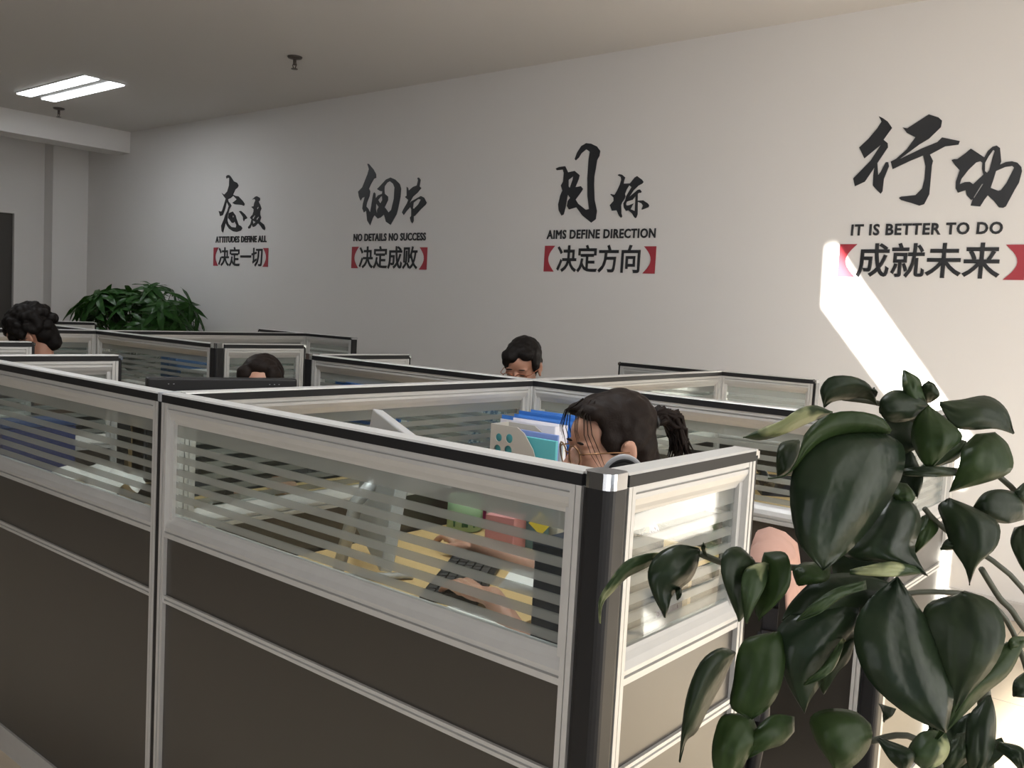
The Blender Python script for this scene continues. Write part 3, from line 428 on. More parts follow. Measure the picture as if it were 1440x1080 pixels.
# ------------------------------------------------------------------ people
def person(label, O, f, pitch, bdy, hairstyle, shirt, skn, hrm, wrists, glasses=None, vox=.0045, hdir=None):
    O = Vector(O); f = Vector((*f, 0)).normalized(); left = Vector((-f.y, f.x, 0)); up0 = Vector((0, 0, 1))
    fw = f*math.cos(pitch)-up0*math.sin(pitch); up = f*math.sin(pitch)+up0*math.cos(pitch)
    R3 = Matrix((fw, left, up)).transposed(); R = R3.to_quaternion()
    b = Vector((*bdy, 0)).normalized(); bl = Vector((-b.y, b.x, 0))
    base = Vector((O.x, O.y, 0))-b*.14
    t = thing('person', label, 'person', base)
    P = lambda x, y, z: O+R3 @ Vector((x, y, z))-base
    def E(bm, c, r, sub=3): ell(bm, P(*c), r, R, sub)
    def K(bm, a, c, r0, r1): caps(bm, P(*a), P(*c), r0, r1)
    neck = O-b*.05+Vector((0, 0, -.2))-base; pel = Vector((0, 0, .56))
    sh = [neck+bl*s*.15+Vector((0, 0, -.045)) for s in (1, -1)]
    def body_prims(bm, g):    # torso, grown by g
        mid = (neck+pel)/2
        def TE(c, r): ell(bm, c, (r[0]+g, r[1]+g, r[2]+g), Matrix((b, bl, up0)).transposed().to_quaternion())
        TE(neck+Vector((0, 0, -.13))-b*.01, (.09, .15, .12)); TE(mid+Vector((0, 0, .0)), (.085, .13, .16)); TE(pel+Vector((0, 0, .0)), (.1, .155, .11))
        for s in sh: ell(bm, s, .052+g, sub=2); caps(bm, neck+Vector((0, 0, -.04)), s, .05+g, .045+g)
    hands = []
    bm = bmesh.new(); body_prims(bm, 0)
    E(bm, (-.014, 0, .032), (.094, .074, .084)); E(bm, (.036, 0, -.03), (.053, .06, .082)); E(bm, (.03, 0, -.072), (.054, .05, .042)); E(bm, (.07, 0, -.098), (.02, .022, .018))
    E(bm, (.044, 0, .035), (.046, .058, .05)); E(bm, (.09, 0, -.035), (.0, .0, .0) if False else (.008, .02, .03))
    for s in (1, -1):
        E(bm, (.076, s*.028, .017), (.014, .027, .008)); E(bm, (.062, s*.036, -.034), (.024, .023, .026)); E(bm, (.1, s*.011, -.037), (.011, .009, .008))
        E(bm, (.0735, s*.031, 0), (.0155, .0155, .0125))
        E(bm, (-.008, s*.075, -.012), (.018, .007, .031)); E(bm, (-.018, s*.082, -.004), (.009, .006, .026)); E(bm, (.0, s*.08, -.035), (.009, .006, .011)); E(bm, (-.008, s*.082, .014), (.014, .006, .009))
    K(bm, (.09, 0, .004), (.113, 0, -.03), .0075, .0105)
    E(bm, (.088, 0, -.0635), (.011, .023, .0065)); E(bm, (.085, 0, -.0755), (.0115, .02, .0075))
    caps(bm, P(-.018, 0, -.06), neck, .05, .056)
    elb = []
    for i, (s, wv) in enumerate(zip(sh, wrists)):
        wv = Vector(wv)-base; d = wv-s; L = min(d.length, .545); a, c = .29, .26
        L = max(L, .1); ca = max(-1, min(1, (a*a+L*L-c*c)/(2*a*L))); dn = d.normalized()
        out = (Vector((0, 0, -1))+bl*(1 if i == 0 else -1)*.5); out = (out-dn*out.dot(dn)).normalized()
        e = s+dn*a*ca+out*a*math.sqrt(max(0, 1-ca*ca)); elb.append(e)
        w2 = e+(wv-e).normalized()*c
        chain(bm, [s, e, w2], [.044, .037, .0255]); caps(bm, e, e+(w2-e)*.35, .037, .039)
        hd = Vector((*(hdir or bdy), 0)).normalized(); hl = Vector((-hd.y, hd.x, 0)); sg = 1 if i == 0 else -1
        pc = w2+hd*.05+Vector((0, 0, -.004)); q = Matrix((hd, hl, up0)).transposed().to_quaternion()
        ell(bm, pc, (.05, .039, .0145), q); ell(bm, pc-hd*.03, (.03, .028, .016), q)
        for k, (o, l) in enumerate(((.029, .07), (.0095, .079), (-.0105, .074), (-.03, .058))):
            o *= -sg; k0 = pc+hd*.042+hl*o; sp = hd+hl*o*1.6
            k1 = k0+sp*l*.45+Vector((0, 0, .008)); k2 = k1+sp*l*.33+Vector((0, 0, -.011)); k3 = k2+sp*l*.2+Vector((0, 0, -.014))
            chain(bm, [k0-sp*.012, k1, k2, k3], [.0095, .0088, .008, .007])
        th0 = pc-hd*.022+hl*(-sg)*.026; th1 = th0+hd*.03+hl*(-sg)*.022+Vector((0, 0, -.004)); th2 = th1+hd*.032+hl*(-sg)*.004+Vector((0, 0, -.006))
        chain(bm, [th0, th1, th2], [.0125, .0105, .0085])
    hips = [pel+bl*s*.085+Vector((0, 0, -.03)) for s in (1, -1)]; knees = [h+b*.4+Vector((0, 0, -.03)) for h in hips]; ank = [k+b*.02+Vector((0, 0, -.41)) for k in knees]
    for h, k, a in zip(hips, knees, ank): chain(bm, [h, k, a], [.072, .052, .036])
    blob('body', bm, skn, t, vox)
    # clothes
    bm = bmesh.new(); body_prims(bm, .012)
    for s, e in zip(sh, elb): caps(bm, s, s+(e-s)*.72, .062, .056)
    sb = blob('shirt', bm, shirt, t, .007)
    bm = bmesh.new(); ell(bm, pel+Vector((0, 0, -.02)), (.115, .165, .1), Matrix((b, bl, up0)).transposed().to_quaternion())
    for h, k, a in zip(hips, knees, ank): chain(bm, [h, k, a], [.086, .066, .052])
    blob('trousers', bm, mat('dark_trousers', (.02, .022, .03), .8), t, .009)
    for a in ank:
        bm = bmesh.new(); caps(bm, a+Vector((0, 0, -.055))-b*.03, a+Vector((0, 0, -.062))+b*.14, .036, .03); blob('shoe', bm, black_p, t, .007)
    # hair
    bm = bmesh.new()
    E(bm, (-.028, 0, .05), (.09, .081, .08)); E(bm, (-.06, 0, .0), (.053, .072, .07)); E(bm, (.014, 0, .088), (.06, .062, .034))
    if hairstyle == 'ponytail':
        for s in (1, -1): E(bm, (-.03, s*.06, .035), (.05, .02, .05)); E(bm, (.012, s*.054, .065), (.04, .018, .034)); E(bm, (.016, s*.061, .03), (.036, .014, .042)); E(bm, (.05, s*.03, .088), (.032, .034, .02))
        K(bm, (-.07, 0, -.035), (-.082, 0, -.135), .052, .045); K(bm, (-.06, .02, -.03), (-.07, .03, -.13), .04, .03)
    elif hairstyle == 'short':
        for s in (1, -1): E(bm, (-.004, s*.066, .03), (.05, .018, .055))
        E(bm, (.055, -.028, .072), (.042, .045, .033)); E(bm, (.062, -.045, .05), (.027, .024, .03)); E(bm, (.05, .04, .078), (.035, .034, .026)); K(bm, (-.08, 0, -.02), (-.075, 0, -.07), .045, .035)
    elif hairstyle == 'bob':
        for s in (1, -1): E(bm, (.0, s*.066, .0), (.058, .022, .085)); E(bm, (.05, s*.05, .062), (.034, .032, .036)); E(bm, (.045, s*.062, .02), (.025, .018, .05))
        K(bm, (-.06, 0, -.02), (-.07, 0, -.1), .06, .055)
    else:
        rnd = random.Random(5)
        for k in range(150):
            th, ph = rnd.uniform(-PI, PI), rnd.uniform(-.35, 1.5); v = (-.02+.1*math.cos(ph)*math.cos(th), .088*math.cos(ph)*math.sin(th), .045+.09*math.sin(ph))
            if v[0] > .062 and v[2] < .055: continue
            if abs(v[1]) > .06 and v[2] < .01 and v[0] > -.04: continue
            E(bm, v, rnd.uniform(.018, .026), 2)
        K(bm, (-.07, 0, -.01), (-.07, 0, -.06), .048, .042)
    hr = blob('hair', bm, hrm, t, .0045, 3 if hairstyle != 'curly' else 1, .004, 45)
    if hairstyle == 'ponytail':
        bm = bmesh.new(); rnd = random.Random(2)
        for k in range(70):
            j = lambda a: rnd.uniform(-a, a); e = rnd.random()
            tube(bm, [P(-.1+j(.008), j(.012), .04+j(.012)), P(-.135, j(.022), .055+j(.018)), P(-.168+j(.012), j(.03), .04+j(.02)), P(-.182+j(.016), j(.03), .0+j(.02)), P(-.183+j(.022), j(.034), -.03-.035*e)], [.006, .007, .0065, .004, .0012], 5)
        obj('ponytail', bm, hrm, hr, True)
        bm = bmesh.new(); lathe(bm, [(.012, -.008), (.021, -.006), (.024, 0), (.021, .006), (.012, .008)], 16); bmesh.ops.transform(bm, matrix=Matrix.Translation(P(-.118, 0, .046)) @ (R @ Vector((1, 0, -.25)).to_track_quat('Z', 'Y')).to_matrix().to_4x4(), verts=bm.verts); obj('hair_tie', bm, black_p, hr, True)
        bm = bmesh.new()
        for s in (1, -1):
            for k in range(3):
                o = k*.006; tube(bm, [P(.045, s*.03, .112), P(.082-o, s*(.048+o*.4), .086), P(.09-o*1.5, s*(.06+o*.2), .045), P(.08-o*1.8, s*.069, .0), P(.064-o*1.5, s*.07, -.03-.006*k)], [.002, .0014, .0011, .0008, .0004], 5)
            for k in range(3): o = k*.007; tube(bm, [P(.05, s*.02, .114), P(.09, s*(.024+o), .09), P(.101, s*(.034+o), .055), P(.099, s*(.04+o), .024+o)], [.002, .0013, .0009, .0003], 5)
        obj('fringe_strand', bm, hrm, hr, True)
    # face details
    for s in (1, -1):
        bm = bmesh.new(); E(bm, (.0855, s*.031, -.004), (.0045, .0135, .0022), 2); obj('eye', bm, dark_eye, t, True)
        bm = bmesh.new(); E(bm, (.087, s*.03, .0215), (.004, .0165, .003), 2); obj('eyebrow', bm, hrm, t, True)
    bm = bmesh.new(); E(bm, (.0935, 0, -.0685), (.0065, .02, .0022), 2); E(bm, (.0945, 0, -.073), (.004, .016, .0042), 2); obj('mouth', bm, lip_m, t, True)
    if glasses:
        rimm, rr, squash = glasses; gr = None
        bm = bmesh.new()
        for s in (1, -1):
            n = 28; tube(bm, [P(.107-.006*abs(math.cos(2*PI*k/n))*(1 if math.cos(2*PI*k/n)*s > 0 else 0), s*.031+rr*math.cos(2*PI*k/n), -.005+rr*squash*math.sin(2*PI*k/n)) for k in range(n)], .0019, 6, True)
            tube(bm, [P(.102, s*(.031+rr), .002), P(.09, s*.071, .004), P(.03, s*.079, .0), P(-.02, s*.083, -.006)], .0017, 6)
        tube(bm, [P(.107, .031-rr, .0), P(.112, 0, .004), P(.107, -.031+rr, .0)], .0019, 6)
        gr = obj('glasses', bm, rimm, t, True)
        for s in (1, -1):
            bm = bmesh.new(); n = 28; v = [bm.verts.new(P(.106, s*.031+rr*.97*math.cos(2*PI*k/n), -.005+rr*.97*squash*math.sin(2*PI*k/n))) for k in range(n)]; bm.faces.new(v); obj('lens', bm, lens_m, gr)
    return t
def shirt_mat(name, c1, c2, scale, kind):
    m = mat(name, c1, .85); nt = m.node_tree; N = nt.nodes; b = N['Principled BSDF']; tc = N.new('ShaderNodeTexCoord'); mx = N.new('ShaderNodeMix'); mx.data_type = 'RGBA'
    mx.inputs[6].default_value = (*c1, 1); mx.inputs[7].default_value = (*c2, 1)
    if kind == 'dots':
        v = N.new('ShaderNodeTexVoronoi'); v.inputs['Scale'].default_value = scale; th = N.new('ShaderNodeMath'); th.operation = 'LESS_THAN'; th.inputs[1].default_value = .28
        nt.links.new(tc.outputs['Object'], v.inputs['Vector']); nt.links.new(v.outputs['Distance'], th.inputs[0]); nt.links.new(th.outputs[0], mx.inputs[0])
    else:
        v = N.new('ShaderNodeTexChecker'); v.inputs['Scale'].default_value = scale; nt.links.new(tc.outputs['Object'], v.inputs['Vector']); nt.links.new(v.outputs['Fac'], mx.inputs[0])
    nt.links.new(mx.outputs[2], b.inputs['Base Color']); return m
lav = shirt_mat('lavender_dotted_cotton', (.42, .38, .47), (.16, .1, .18), 55, 'dots')
plaid = shirt_mat('blue_check_cotton', (.12, .17, .22), (.45, .5, .55), 60, 'check')
gold_rim = mat('gold_and_black_rim', (.22, .12, .06), .3, .8)
person('woman with ponytail and round glasses typing behind the nearest screen', (-1.144, 1.76, 1.14), (-.5, -.866), .14, (-.93, -.37), 'ponytail', lav, skin, hair_b,
       [(-1.3, 1.555, .785), (-1.62, 1.87, .785)], (gold_rim, .0235, 1.0), .0038, (-.95, .12))
man_o = at(735, 515, 4.07)
person('man with rectangular glasses looking down, facing the camera by the back wall', man_o, (.32, -.945), .38, (.2, -.98), 'short', plaid, skin2, hair_m,
       [(-2.36, 2.93, .78), (-2.62, 2.9, .78)], (mat('copper_rim', (.3, .1, .05), .35, .6), .024, .68), .0055)
hp_o = at(367, 546, 3.45)
person('person whose dark hair and forehead show over the black monitor', hp_o, (.72, -.69), .12, (.9, -.4), 'bob', mat('dark_knit', (.03, .03, .035), .9), skin, hair_b,
       [(-2.72, 2.0, .785), (-2.74, 1.78, .785)], None, .006)
lm_o = at(44, 474, 4.15)
person('curly black-haired person bending over at the left edge', lm_o, (-.62, -.78), .5, (-.85, -.5), 'curly', mat('brown_shirt', (.1, .06, .045), .9), skin2, hair_m,
       [(-4.66, 1.7, .78), (-4.66, 1.95, .78)], (black_r, .024, .7), .006)
chair(-1.045, 1.8, math.atan2(-.37, -.93), 'black office chair with a pink jacket, under the woman with glasses')
chair(man_o.x-.03, man_o.y+.14, math.atan2(-.98, .2), 'office chair under the man facing the camera')
chair(hp_o.x-.12, hp_o.y+.06, math.atan2(-.4, .9), 'office chair under the person behind the black monitor')
chair(lm_o.x+.03, lm_o.y+.07, math.atan2(-.5, -.85), 'office chair under the curly-haired person')
# pink jacket hung over the woman's chair back
pinkm = mat('pink_cotton', (.42, .25, .2), .85, noise_s=10, noise_a=.1, bump=.4, bump_s=25)
bm = bmesh.new(); aj = math.atan2(-.37, -.93); nu, nv = 26, 30; gridv = []
for i in range(nu):
    row = []
    for j in range(nv):
        v = j/(nv-1)*2-1; s = i/(nu-1)   # over the front, the top and down the back
        yy = v*.235*(1-.06*s); 
        if s < .25: zz = .82+s/.25*.125; xx = -.225
        elif s < .4: a = (s-.25)/.15*PI; zz = .945+.03*math.sin(a); xx = -.262+.037*math.cos(a)
        else: zz = .945-(s-.4)/.6*.13; xx = -.315-.05*(s-.4)
        zz -= .03*v*v; xx -= .012*math.sin(v*9+s*4)*s+.008*math.sin(v*17)*s
        row.append(bm.verts.new((xx, yy, zz)))
    gridv.append(row)
for i in range(nu-1):
    for j in range(nv-1): bm.faces.new((gridv[i][j], gridv[i+1][j], gridv[i+1][j+1], gridv[i][j+1]))
jk = obj('jacket', bm, pinkm, None, True); jk.location = (-1.045, 1.8, 0); jk.rotation_euler = (0, 0, aj)
so = jk.modifiers.new('thickness', 'SOLIDIFY'); so.thickness = .004
tag(jk, 'pink jacket hung over the chair back behind the short panel', 'jacket')
# ------------------------------------------------------------------ screens and things on the desks
def frame_thing(name, label, cat, loc, rz, group=None): return thing(name, label, cat, loc, rz, group)
silver = mat('silver_plastic', (.5, .5, .5), .4, .3)
screen_m = mat('dark_screen', (.015, .015, .018), .12)
# silver monitor seen edge-on: x along its width, y towards the viewer's face of the screen
a0, a1 = Vector((-1.46, 1.40)), Vector((-1.865, 1.665)); mid = (a0+a1)/2; dv = a0-a1
t = thing('monitor', 'silver monitor seen edge-on behind the nearest glass', 'monitor', (mid.x, mid.y, ZD+.001), math.atan2(dv.y, dv.x))
tilt = Matrix.Rotation(-.14, 4, 'X')
def tilted(bm): bmesh.ops.transform(bm, matrix=Matrix.Translation((0, 0, .24)) @ tilt @ Matrix.Translation((0, 0, -.24)), verts=bm.verts); return bm
W2 = dv.length/2
obj('casing', tilted(B(-W2, W2, -.016, .014, .09, .405, .004)), silver, t)
obj('screen', tilted(B(-W2+.012, W2-.012, .0145, .0165, .105, .39)), screen_m, t)
bm = bmesh.new(); tube(bm, [(0, -.016, .25), (0, -.06, .2), (0, -.1, .02)], [.02, .018, .016]); tube(bm, [(-.11, -.14, .008), (0, -.1, .012), (.11, -.14, .008)], .008); tube(bm, [(0, -.1, .012), (0, .09, .008)], .009); obj('stand', bm, silver, t, True)
# black monitor
p0, p1 = Vector((-2.571, 1.40)), Vector((-2.42, 1.83)); mid = (p0+p1)/2; dv = p1-p0
t = thing('monitor', 'black monitor showing its back rim over the nearest screens', 'monitor', (mid.x, mid.y, ZD), math.atan2(dv.y, dv.x))
W2 = dv.length/2
bm = B(-W2, W2, -.03, .012, .12, .437, .006); box(bm, -W2+.05, W2-.05, -.045, -.029, .16, .4, .006); obj('casing', bm, black_p, t)
bm = bmesh.new()
for x in (-W2+.06, -W2+.075, W2-.09, W2-.075, W2-.06): lathe(bm, [(.0005, 0), (.002, 0), (.002, .002), (.0005, .002)], 8, (x, -.031, .418))
for v in bm.verts: pass
obj('vent', bm, grey_cap, t)
obj('back_groove', B(-W2+.04, W2-.1, -.0475, -.0455, .392, .396), grey_cap, t)
obj('screen', B(-W2+.012, W2-.012, .0125, .0145, .135, .425), screen_m, t)
bm = B(-.12, .12, -.12, .08, .001, .012, .003); box(bm, -.03, .03, -.05, -.03, .012, .2); obj('stand', bm, black_p, t)
# keyboard
t = thing('keyboard', 'black keyboard under the typing hands', 'keyboard', (-1.53, 1.72, ZD), math.radians(121))
obj('base', B(-.22, .22, -.07, .07, .0005, .016, .003), black_p, t)
bm = bmesh.new()
for r in range(5):
    for c in range(15):
        if r == 0 and 4 <= c <= 8: continue
        x = -.205+c*.0275; y = -.055+r*.0235; box(bm, x, x+.0225, y, y+.019, .0165, .022)
box(bm, -.095, .04, -.055, -.036, .0165, .022)
k = obj('keys', bm, mat('charcoal_keys', (.03, .03, .032), .5), t)
def sheet(x, y, z, rz, w, h, label, grp=None, crumple=0.0, m=None):
    bm = bmesh.new(); n = 12; vs = []
    for i in range(n):
        vs.append([bm.verts.new(((i/(n-1)-.5)*w, (j/(n-1)-.5)*h, .0015+crumple*(.5+.5*noise.noise(Vector((i*.5, j*.5, x*9))))+ (0))) for j in range(n)])
    for i in range(n-1):
        for j in range(n-1): bm.faces.new((vs[i][j], vs[i+1][j], vs[i+1][j+1], vs[i][j+1]))
    o = obj('paper_sheet', bm, m or paper, None, crumple > 0); o.location = (x, y, z); o.rotation_euler = (0, 0, rz)
    s = o.modifiers.new('t', 'SOLIDIFY'); s.thickness = .001; s.offset = 1
    return tag(o, label, 'paper', grp)
sheet(-1.40, 1.90, ZD, .5, .21, .297, 'white paper sheet on the desk beside the typing arms')
sheet(-1.28, 1.42, ZD, 1.2, .21, .297, 'white paper behind the lower glass edge before the navy box')
sheet(-1.62, 1.70, ZD+.024, .6, .05, .16, 'narrow white paper slip lying across the keyboard') if False else None
# green mug with dark painted marks
green = mat('pale_green_ceramic', (.28, .42, .25), .4); dgreen = mat('dark_green_paint', (.02, .13, .06), .5)
mx, my = -1.888, 2.1
t = thing('mug', 'pale green mug with dark green marks on the far desk side', 'mug', (mx, my, ZD+.0005))
bm = bmesh.new(); lathe(bm, [(.005, 0), (.05, 0), (.056, .006), (.056, .105), (.052, .107), (.049, .105), (.048, .012), (.005, .01)], 32); obj('body', bm, green, t, True)
bm = bmesh.new(); tube(bm, [(.03, .045, .09), (.05, .08, .085), (.055, .09, .055), (.045, .075, .025), (.03, .045, .02)], .006); obj('handle', bm, green, t, True)
bm = bmesh.new(); va = math.atan2(-my, -mx)
def mark(strokes, off):
    for q in strokes: tube(bm, [(.0565*math.cos(va+off+u), .0565*math.sin(va+off+u), z) for u, z in q], .0035, 6)
mark([[(-.2, .05), (-.1, .03)], [(0, .05), (-.1, .03), (-.1, .018)], [(-.12, .05), (-.1, .03)]], -.5)
mark([[(-.14, .045), (-.14, .02), (.1, .02), (.1, .045), (-.14, .045)], [(-.14, .032), (.1, .032)], [(-.02, .05), (-.02, .02)]], .05)
mark([[(-.1, .05), (0, .034), (.1, .05)], [(0, .034), (0, .018)]], .55)
obj('painted_mark', bm, dgreen, t, True)
# file row along the cross panel: spines face the woman (+x)
def rot_box(name, x0, x1, y0, y1, z0, z1, m, label, cat, grp=None, rz=0, bev=.002):
    o = obj(name, B(-(x1-x0)/2, (x1-x0)/2, -(y1-y0)/2, (y1-y0)/2, 0, z1-z0, bev), m); o.location = ((x0+x1)/2, (y0+y1)/2, z0); o.rotation_euler = (0, 0, rz); return tag(o, label, cat, grp)
grey_h = mat('grey_pvc', (.42, .4, .36), .5); teal = mat('teal_card', (.1, .42, .46), .55); blue = mat('blue_plastic', (.04, .17, .55), .4); pblue = mat('pale_blue_plastic', (.22, .3, .62), .45); wbind = mat('white_binder', (.68, .68, .76), .45)
navy = mat('navy_fabric', (.012, .018, .035), .8, bump=.3, bump_s=200)
zt = 1.085
t = thing('magazine_holder', 'grey file holder with round holes left of the blue binders', 'file holder', (-1.69, 2.185, ZD+.0005))
prof = [(-.145, 0), (.13, 0), (.13, .06), (.075, .16), (.025, .28), (-.012, .325), (-.04, .34), (-.145, .34)]
circ = lambda cx, cz, r, n=14: [(cx+r*math.cos(2*PI*k/n), cz+r*math.sin(2*PI*k/n)) for k in range(n)]
hl = [circ(-.112, .30, .013), circ(-.07, .302, .0145), circ(-.115, .263, .014), circ(-.072, .265, .015), circ(-.117, .226, .014), circ(-.074, .228, .0155), circ(-.034, .246, .009), circ(-.032, .212, .013), circ(-.118, .189, .0145), circ(-.075, .19, .0155), circ(-.03, .174, .014)]
for y in (-.042, .042):
    me = poly_mesh([prof]+hl, .003, lambda a, b, c, y=y: Vector((a, y+c, b))); link('side_panel', me, grey_h, t)
obj('back_panel', B(-.147, -.143, -.042, .042, 0, .34), grey_h, t); obj('front_lip', B(.128, .132, -.042, .042, 0, .06), grey_h, t); obj('bottom', B(-.143, .128, -.04, .04, 0, .003), grey_h, t)
rot_box('folder', -1.825, -1.59, 2.155, 2.167, ZD+.006, 1.06, teal, 'teal card folder standing in the grey file holder', 'folder')
rot_box('folder', -1.825, -1.60, 2.177, 2.185, ZD+.006, 1.075, pblue, 'pale blue folder behind the teal one in the holder', 'folder')
rot_box('folder', -1.825, -1.59, 2.193, 2.201, ZD+.006, 1.05, paper, 'white folder of papers behind the teal one', 'folder')
def binder(x0, x1, y0, y1, z1, m, label, grp, spine=None, z0=ZD+.0005, rz=0):
    t = thing('binder', label, 'binder', ((x0+x1)/2, (y0+y1)/2, z0), rz, grp); h = z1-z0; w = (x1-x0)/2; d = (y1-y0)/2
    for s in (-1, 1): obj('cover', B(-w, w, s*d-.0015, s*d+.0015, 0, h), m, t)
    obj('spine', B(w-.002, w+.0015, -d, d, 0, h), m, t); obj('pages', B(-w+.01, w-.02, -d+.004, d-.004, .005, h-.012), paper, t)
    if spine:
        obj('spine_label', B(w+.0016, w+.0026, -d*.6, d*.6, h*.3, h*.72), paper, t)
        obj('finger_ring', B(w+.0016, w+.0026, -.006, .006, h*.12, h*.16), chrome, t)
    return t
binder(-1.88, -1.66, 2.24, 2.305, 1.09, wbind, 'white binder standing next to the grey file holder', 'binders beside the file holder', True)
binder(-1.95, -1.66, 2.33, 2.395, 1.09, blue, 'blue binder in front of the woman, next to the white one', 'binders beside the file holder', True)
binder(-1.95, -1.65, 2.42, 2.485, 1.1, blue, 'rearmost blue binder of the row beside the cross panel', 'binders beside the file holder', True)
for i, (yy, h) in enumerate(((2.62, 1.085), (2.69, 1.09), (2.76, 1.08))):
    binder(-3.17, -2.9, yy, yy+.06, h, blue, ('nearest', 'middle', 'farthest')[i]+' of three blue binders seen through glass left of the man', 'blue binders left of the man', True)
for i, xx in enumerate((-4.66, -4.575)):
    binder(xx-.13, xx+.13, 2.74, 2.81, 1.09, mat('deep_blue', (.03, .1, .25), .5), ('left', 'right')[i]+' one of the two dim blue binders behind the far glass', 'dim blue binders', None, rz=-PI/2)
rot_box('paper_stack', -4.5, -4.28, 2.65, 2.9, ZD+.0005, 1.03, mat('grey_paper', (.5, .5, .48), .8, noise_s=60, noise_a=.3), 'tall pile of papers right of the dim blue binders', 'paper pile')
# small things near the file row
pink = mat('pink_card', (.6, .26, .26), .6); mag = mat('magenta_card', (.55, .03, .16), .5); yel = mat('yellow_paper', (.75, .62, .06), .6); tealp = mat('dull_teal', (.1, .2, .22), .5)
rot_box('tissue_box', -1.71, -1.615, 1.99, 2.07, ZD+.0005, .845, pink, 'pink tissue box beside the pale green mug', 'box', rz=.2)
rot_box('pen_cup', -1.897, -1.85, 2.183, 2.231, ZD+.0005, .885, mag, 'magenta pen cup behind the pale green mug', 'pen cup')
rot_box('box', -1.655, -1.575, 2.078, 2.125, ZD+.0005, .87, tealp, 'dull teal box right of the pink tissue box', 'box', rz=.08)
o = obj('sticky_note', B(-.025, .025, -.001, .001, 0, .05), yel); o.location = (-1.585, 2.068, .80); o.rotation_euler = (0, .7, .4); tag(o, 'yellow sticky note on the dull teal box', 'sticky note'); o.location.z = .81
bm = bmesh.new(); tube(bm, [(0, 0, 0), (.14, .05, .0)], [.004, .004], 8); obj_p = obj('pen', bm, mat('red_plastic', (.45, .03, .05), .4), None, True); obj_p.location = (-1.52, 1.965, ZD+.0045); tag(obj_p, 'red pen lying before the pink tissue box', 'pen')
rot_box('phone', -1.385, -1.315, 2.1, 2.24, ZD+.0005, ZD+.012, mat('black_glass', (.02, .02, .02), .15), 'black phone lying on the desk past the red pen', 'phone', rz=.5)
pat = shirt_mat('speckled_card', (.55, .53, .5), (.05, .05, .05), 45, 'dots')
rot_box('box', -1.48, -1.42, 2.05, 2.13, ZD+.0005, .89, pat, 'white box with black speckles right of the dull teal box', 'box', rz=.3)
# navy box in the corner with headphones standing on it
t = thing('storage_box', 'navy fabric box in the corner behind the nearest glass', 'box', (-.853, 1.3, ZD+.0005))
obj('body', B(-.066, .066, -.1, .1, 0, .285, .006), navy, t); obj('lid', B(-.069, .069, -.104, .104, .2855, .31, .006), navy, t)
t = thing('headphones', 'black and grey headphones standing in the corner by the chrome cap', 'headphones', (-.842, 1.345, 1.0565), math.radians(38)); t.scale = (.8, .8, .95)
arc = lambda r, z, n=16: [(r*math.cos(PI*k/n), 0, z+r*1.05*math.sin(PI*k/n)) for k in range(n+1)]
bm = bmesh.new(); tube(bm, [(.046, 0, .02)]+arc(.046, .095)+[(-.046, 0, .02)], .0065, 8); obj('headband', bm, grey_cap, t, True)
bm = bmesh.new(); tube(bm, arc(.041, .095), .007, 8); obj('band_padding', bm, black_p, t, True)
for s in (-1, 1):
    bm = bmesh.new(); lathe(bm, [(.005, -.012), (.03, -.012), (.036, -.004), (.036, .006), (.028, .012), (.005, .012)], 24); bmesh.ops.transform(bm, matrix=Matrix.Translation((s*.04, 0, .0365)) @ Matrix.Rotation(PI/2, 4, 'Y'), verts=bm.verts); obj('ear_cup', bm, black_p, t, True)
bm = bmesh.new(); tube(bm, [(-.03, 0, .1), (-.02, 0, .125), (0, 0, .13), (.02, 0, .125), (.03, 0, .1)], .009, 8); obj('inner_band', bm, black_p, t, True)
# left cell: dark blue box and white crumpled papers
t = thing('storage_box', 'dark blue box behind the glass at the left photo edge', 'box', (-3.168, 1.33, ZD+.0005))
obj('body', B(-.05, .05, -.12, .12, 0, .22, .006), mat('dark_blue_fabric', (.025, .035, .12), .8, bump=.3, bump_s=150), t); obj('lid', B(-.053, .053, -.124, .124, .2205, .245, .006), mat('blue_lid', (.03, .06, .16), .6), t)
sheet(-2.93, 1.45, ZD, .15, .34, .22, 'crumpled white paper on the left desk behind the near glass', None, .13)
sheet(-2.62, 1.78, ZD, .9, .21, .297, 'white sheet lying on the left desk before the black monitor')
sheet(-2.3, 2.2, ZD, .2, .21, .297, 'white sheet lying on the left desk behind the black monitor')
# desk phone on the right-hand desk behind
t = thing('desk_phone', 'black desk phone beside the big leaf on the rear desk', 'telephone', (-1.5, 3.62, ZD+.0005), .6)
bm = bmesh.new(); prism(bm, [(-.09, 0), (-.09, .02), (.09, .06), (.09, 0)], -.09, .09); obj('body', bm, black_p, t)
bm = bmesh.new(); tube(bm, [(-.065, -.09, .045), (-.065, -.06, .055), (-.065, .06, .08), (-.065, .09, .08)], [.022, .014, .014, .022], 10); obj('handset', bm, black_p, t, True)
obj('keypad', B(-.01, .07, -.06, .02, .046, .052), grey_cap, t)
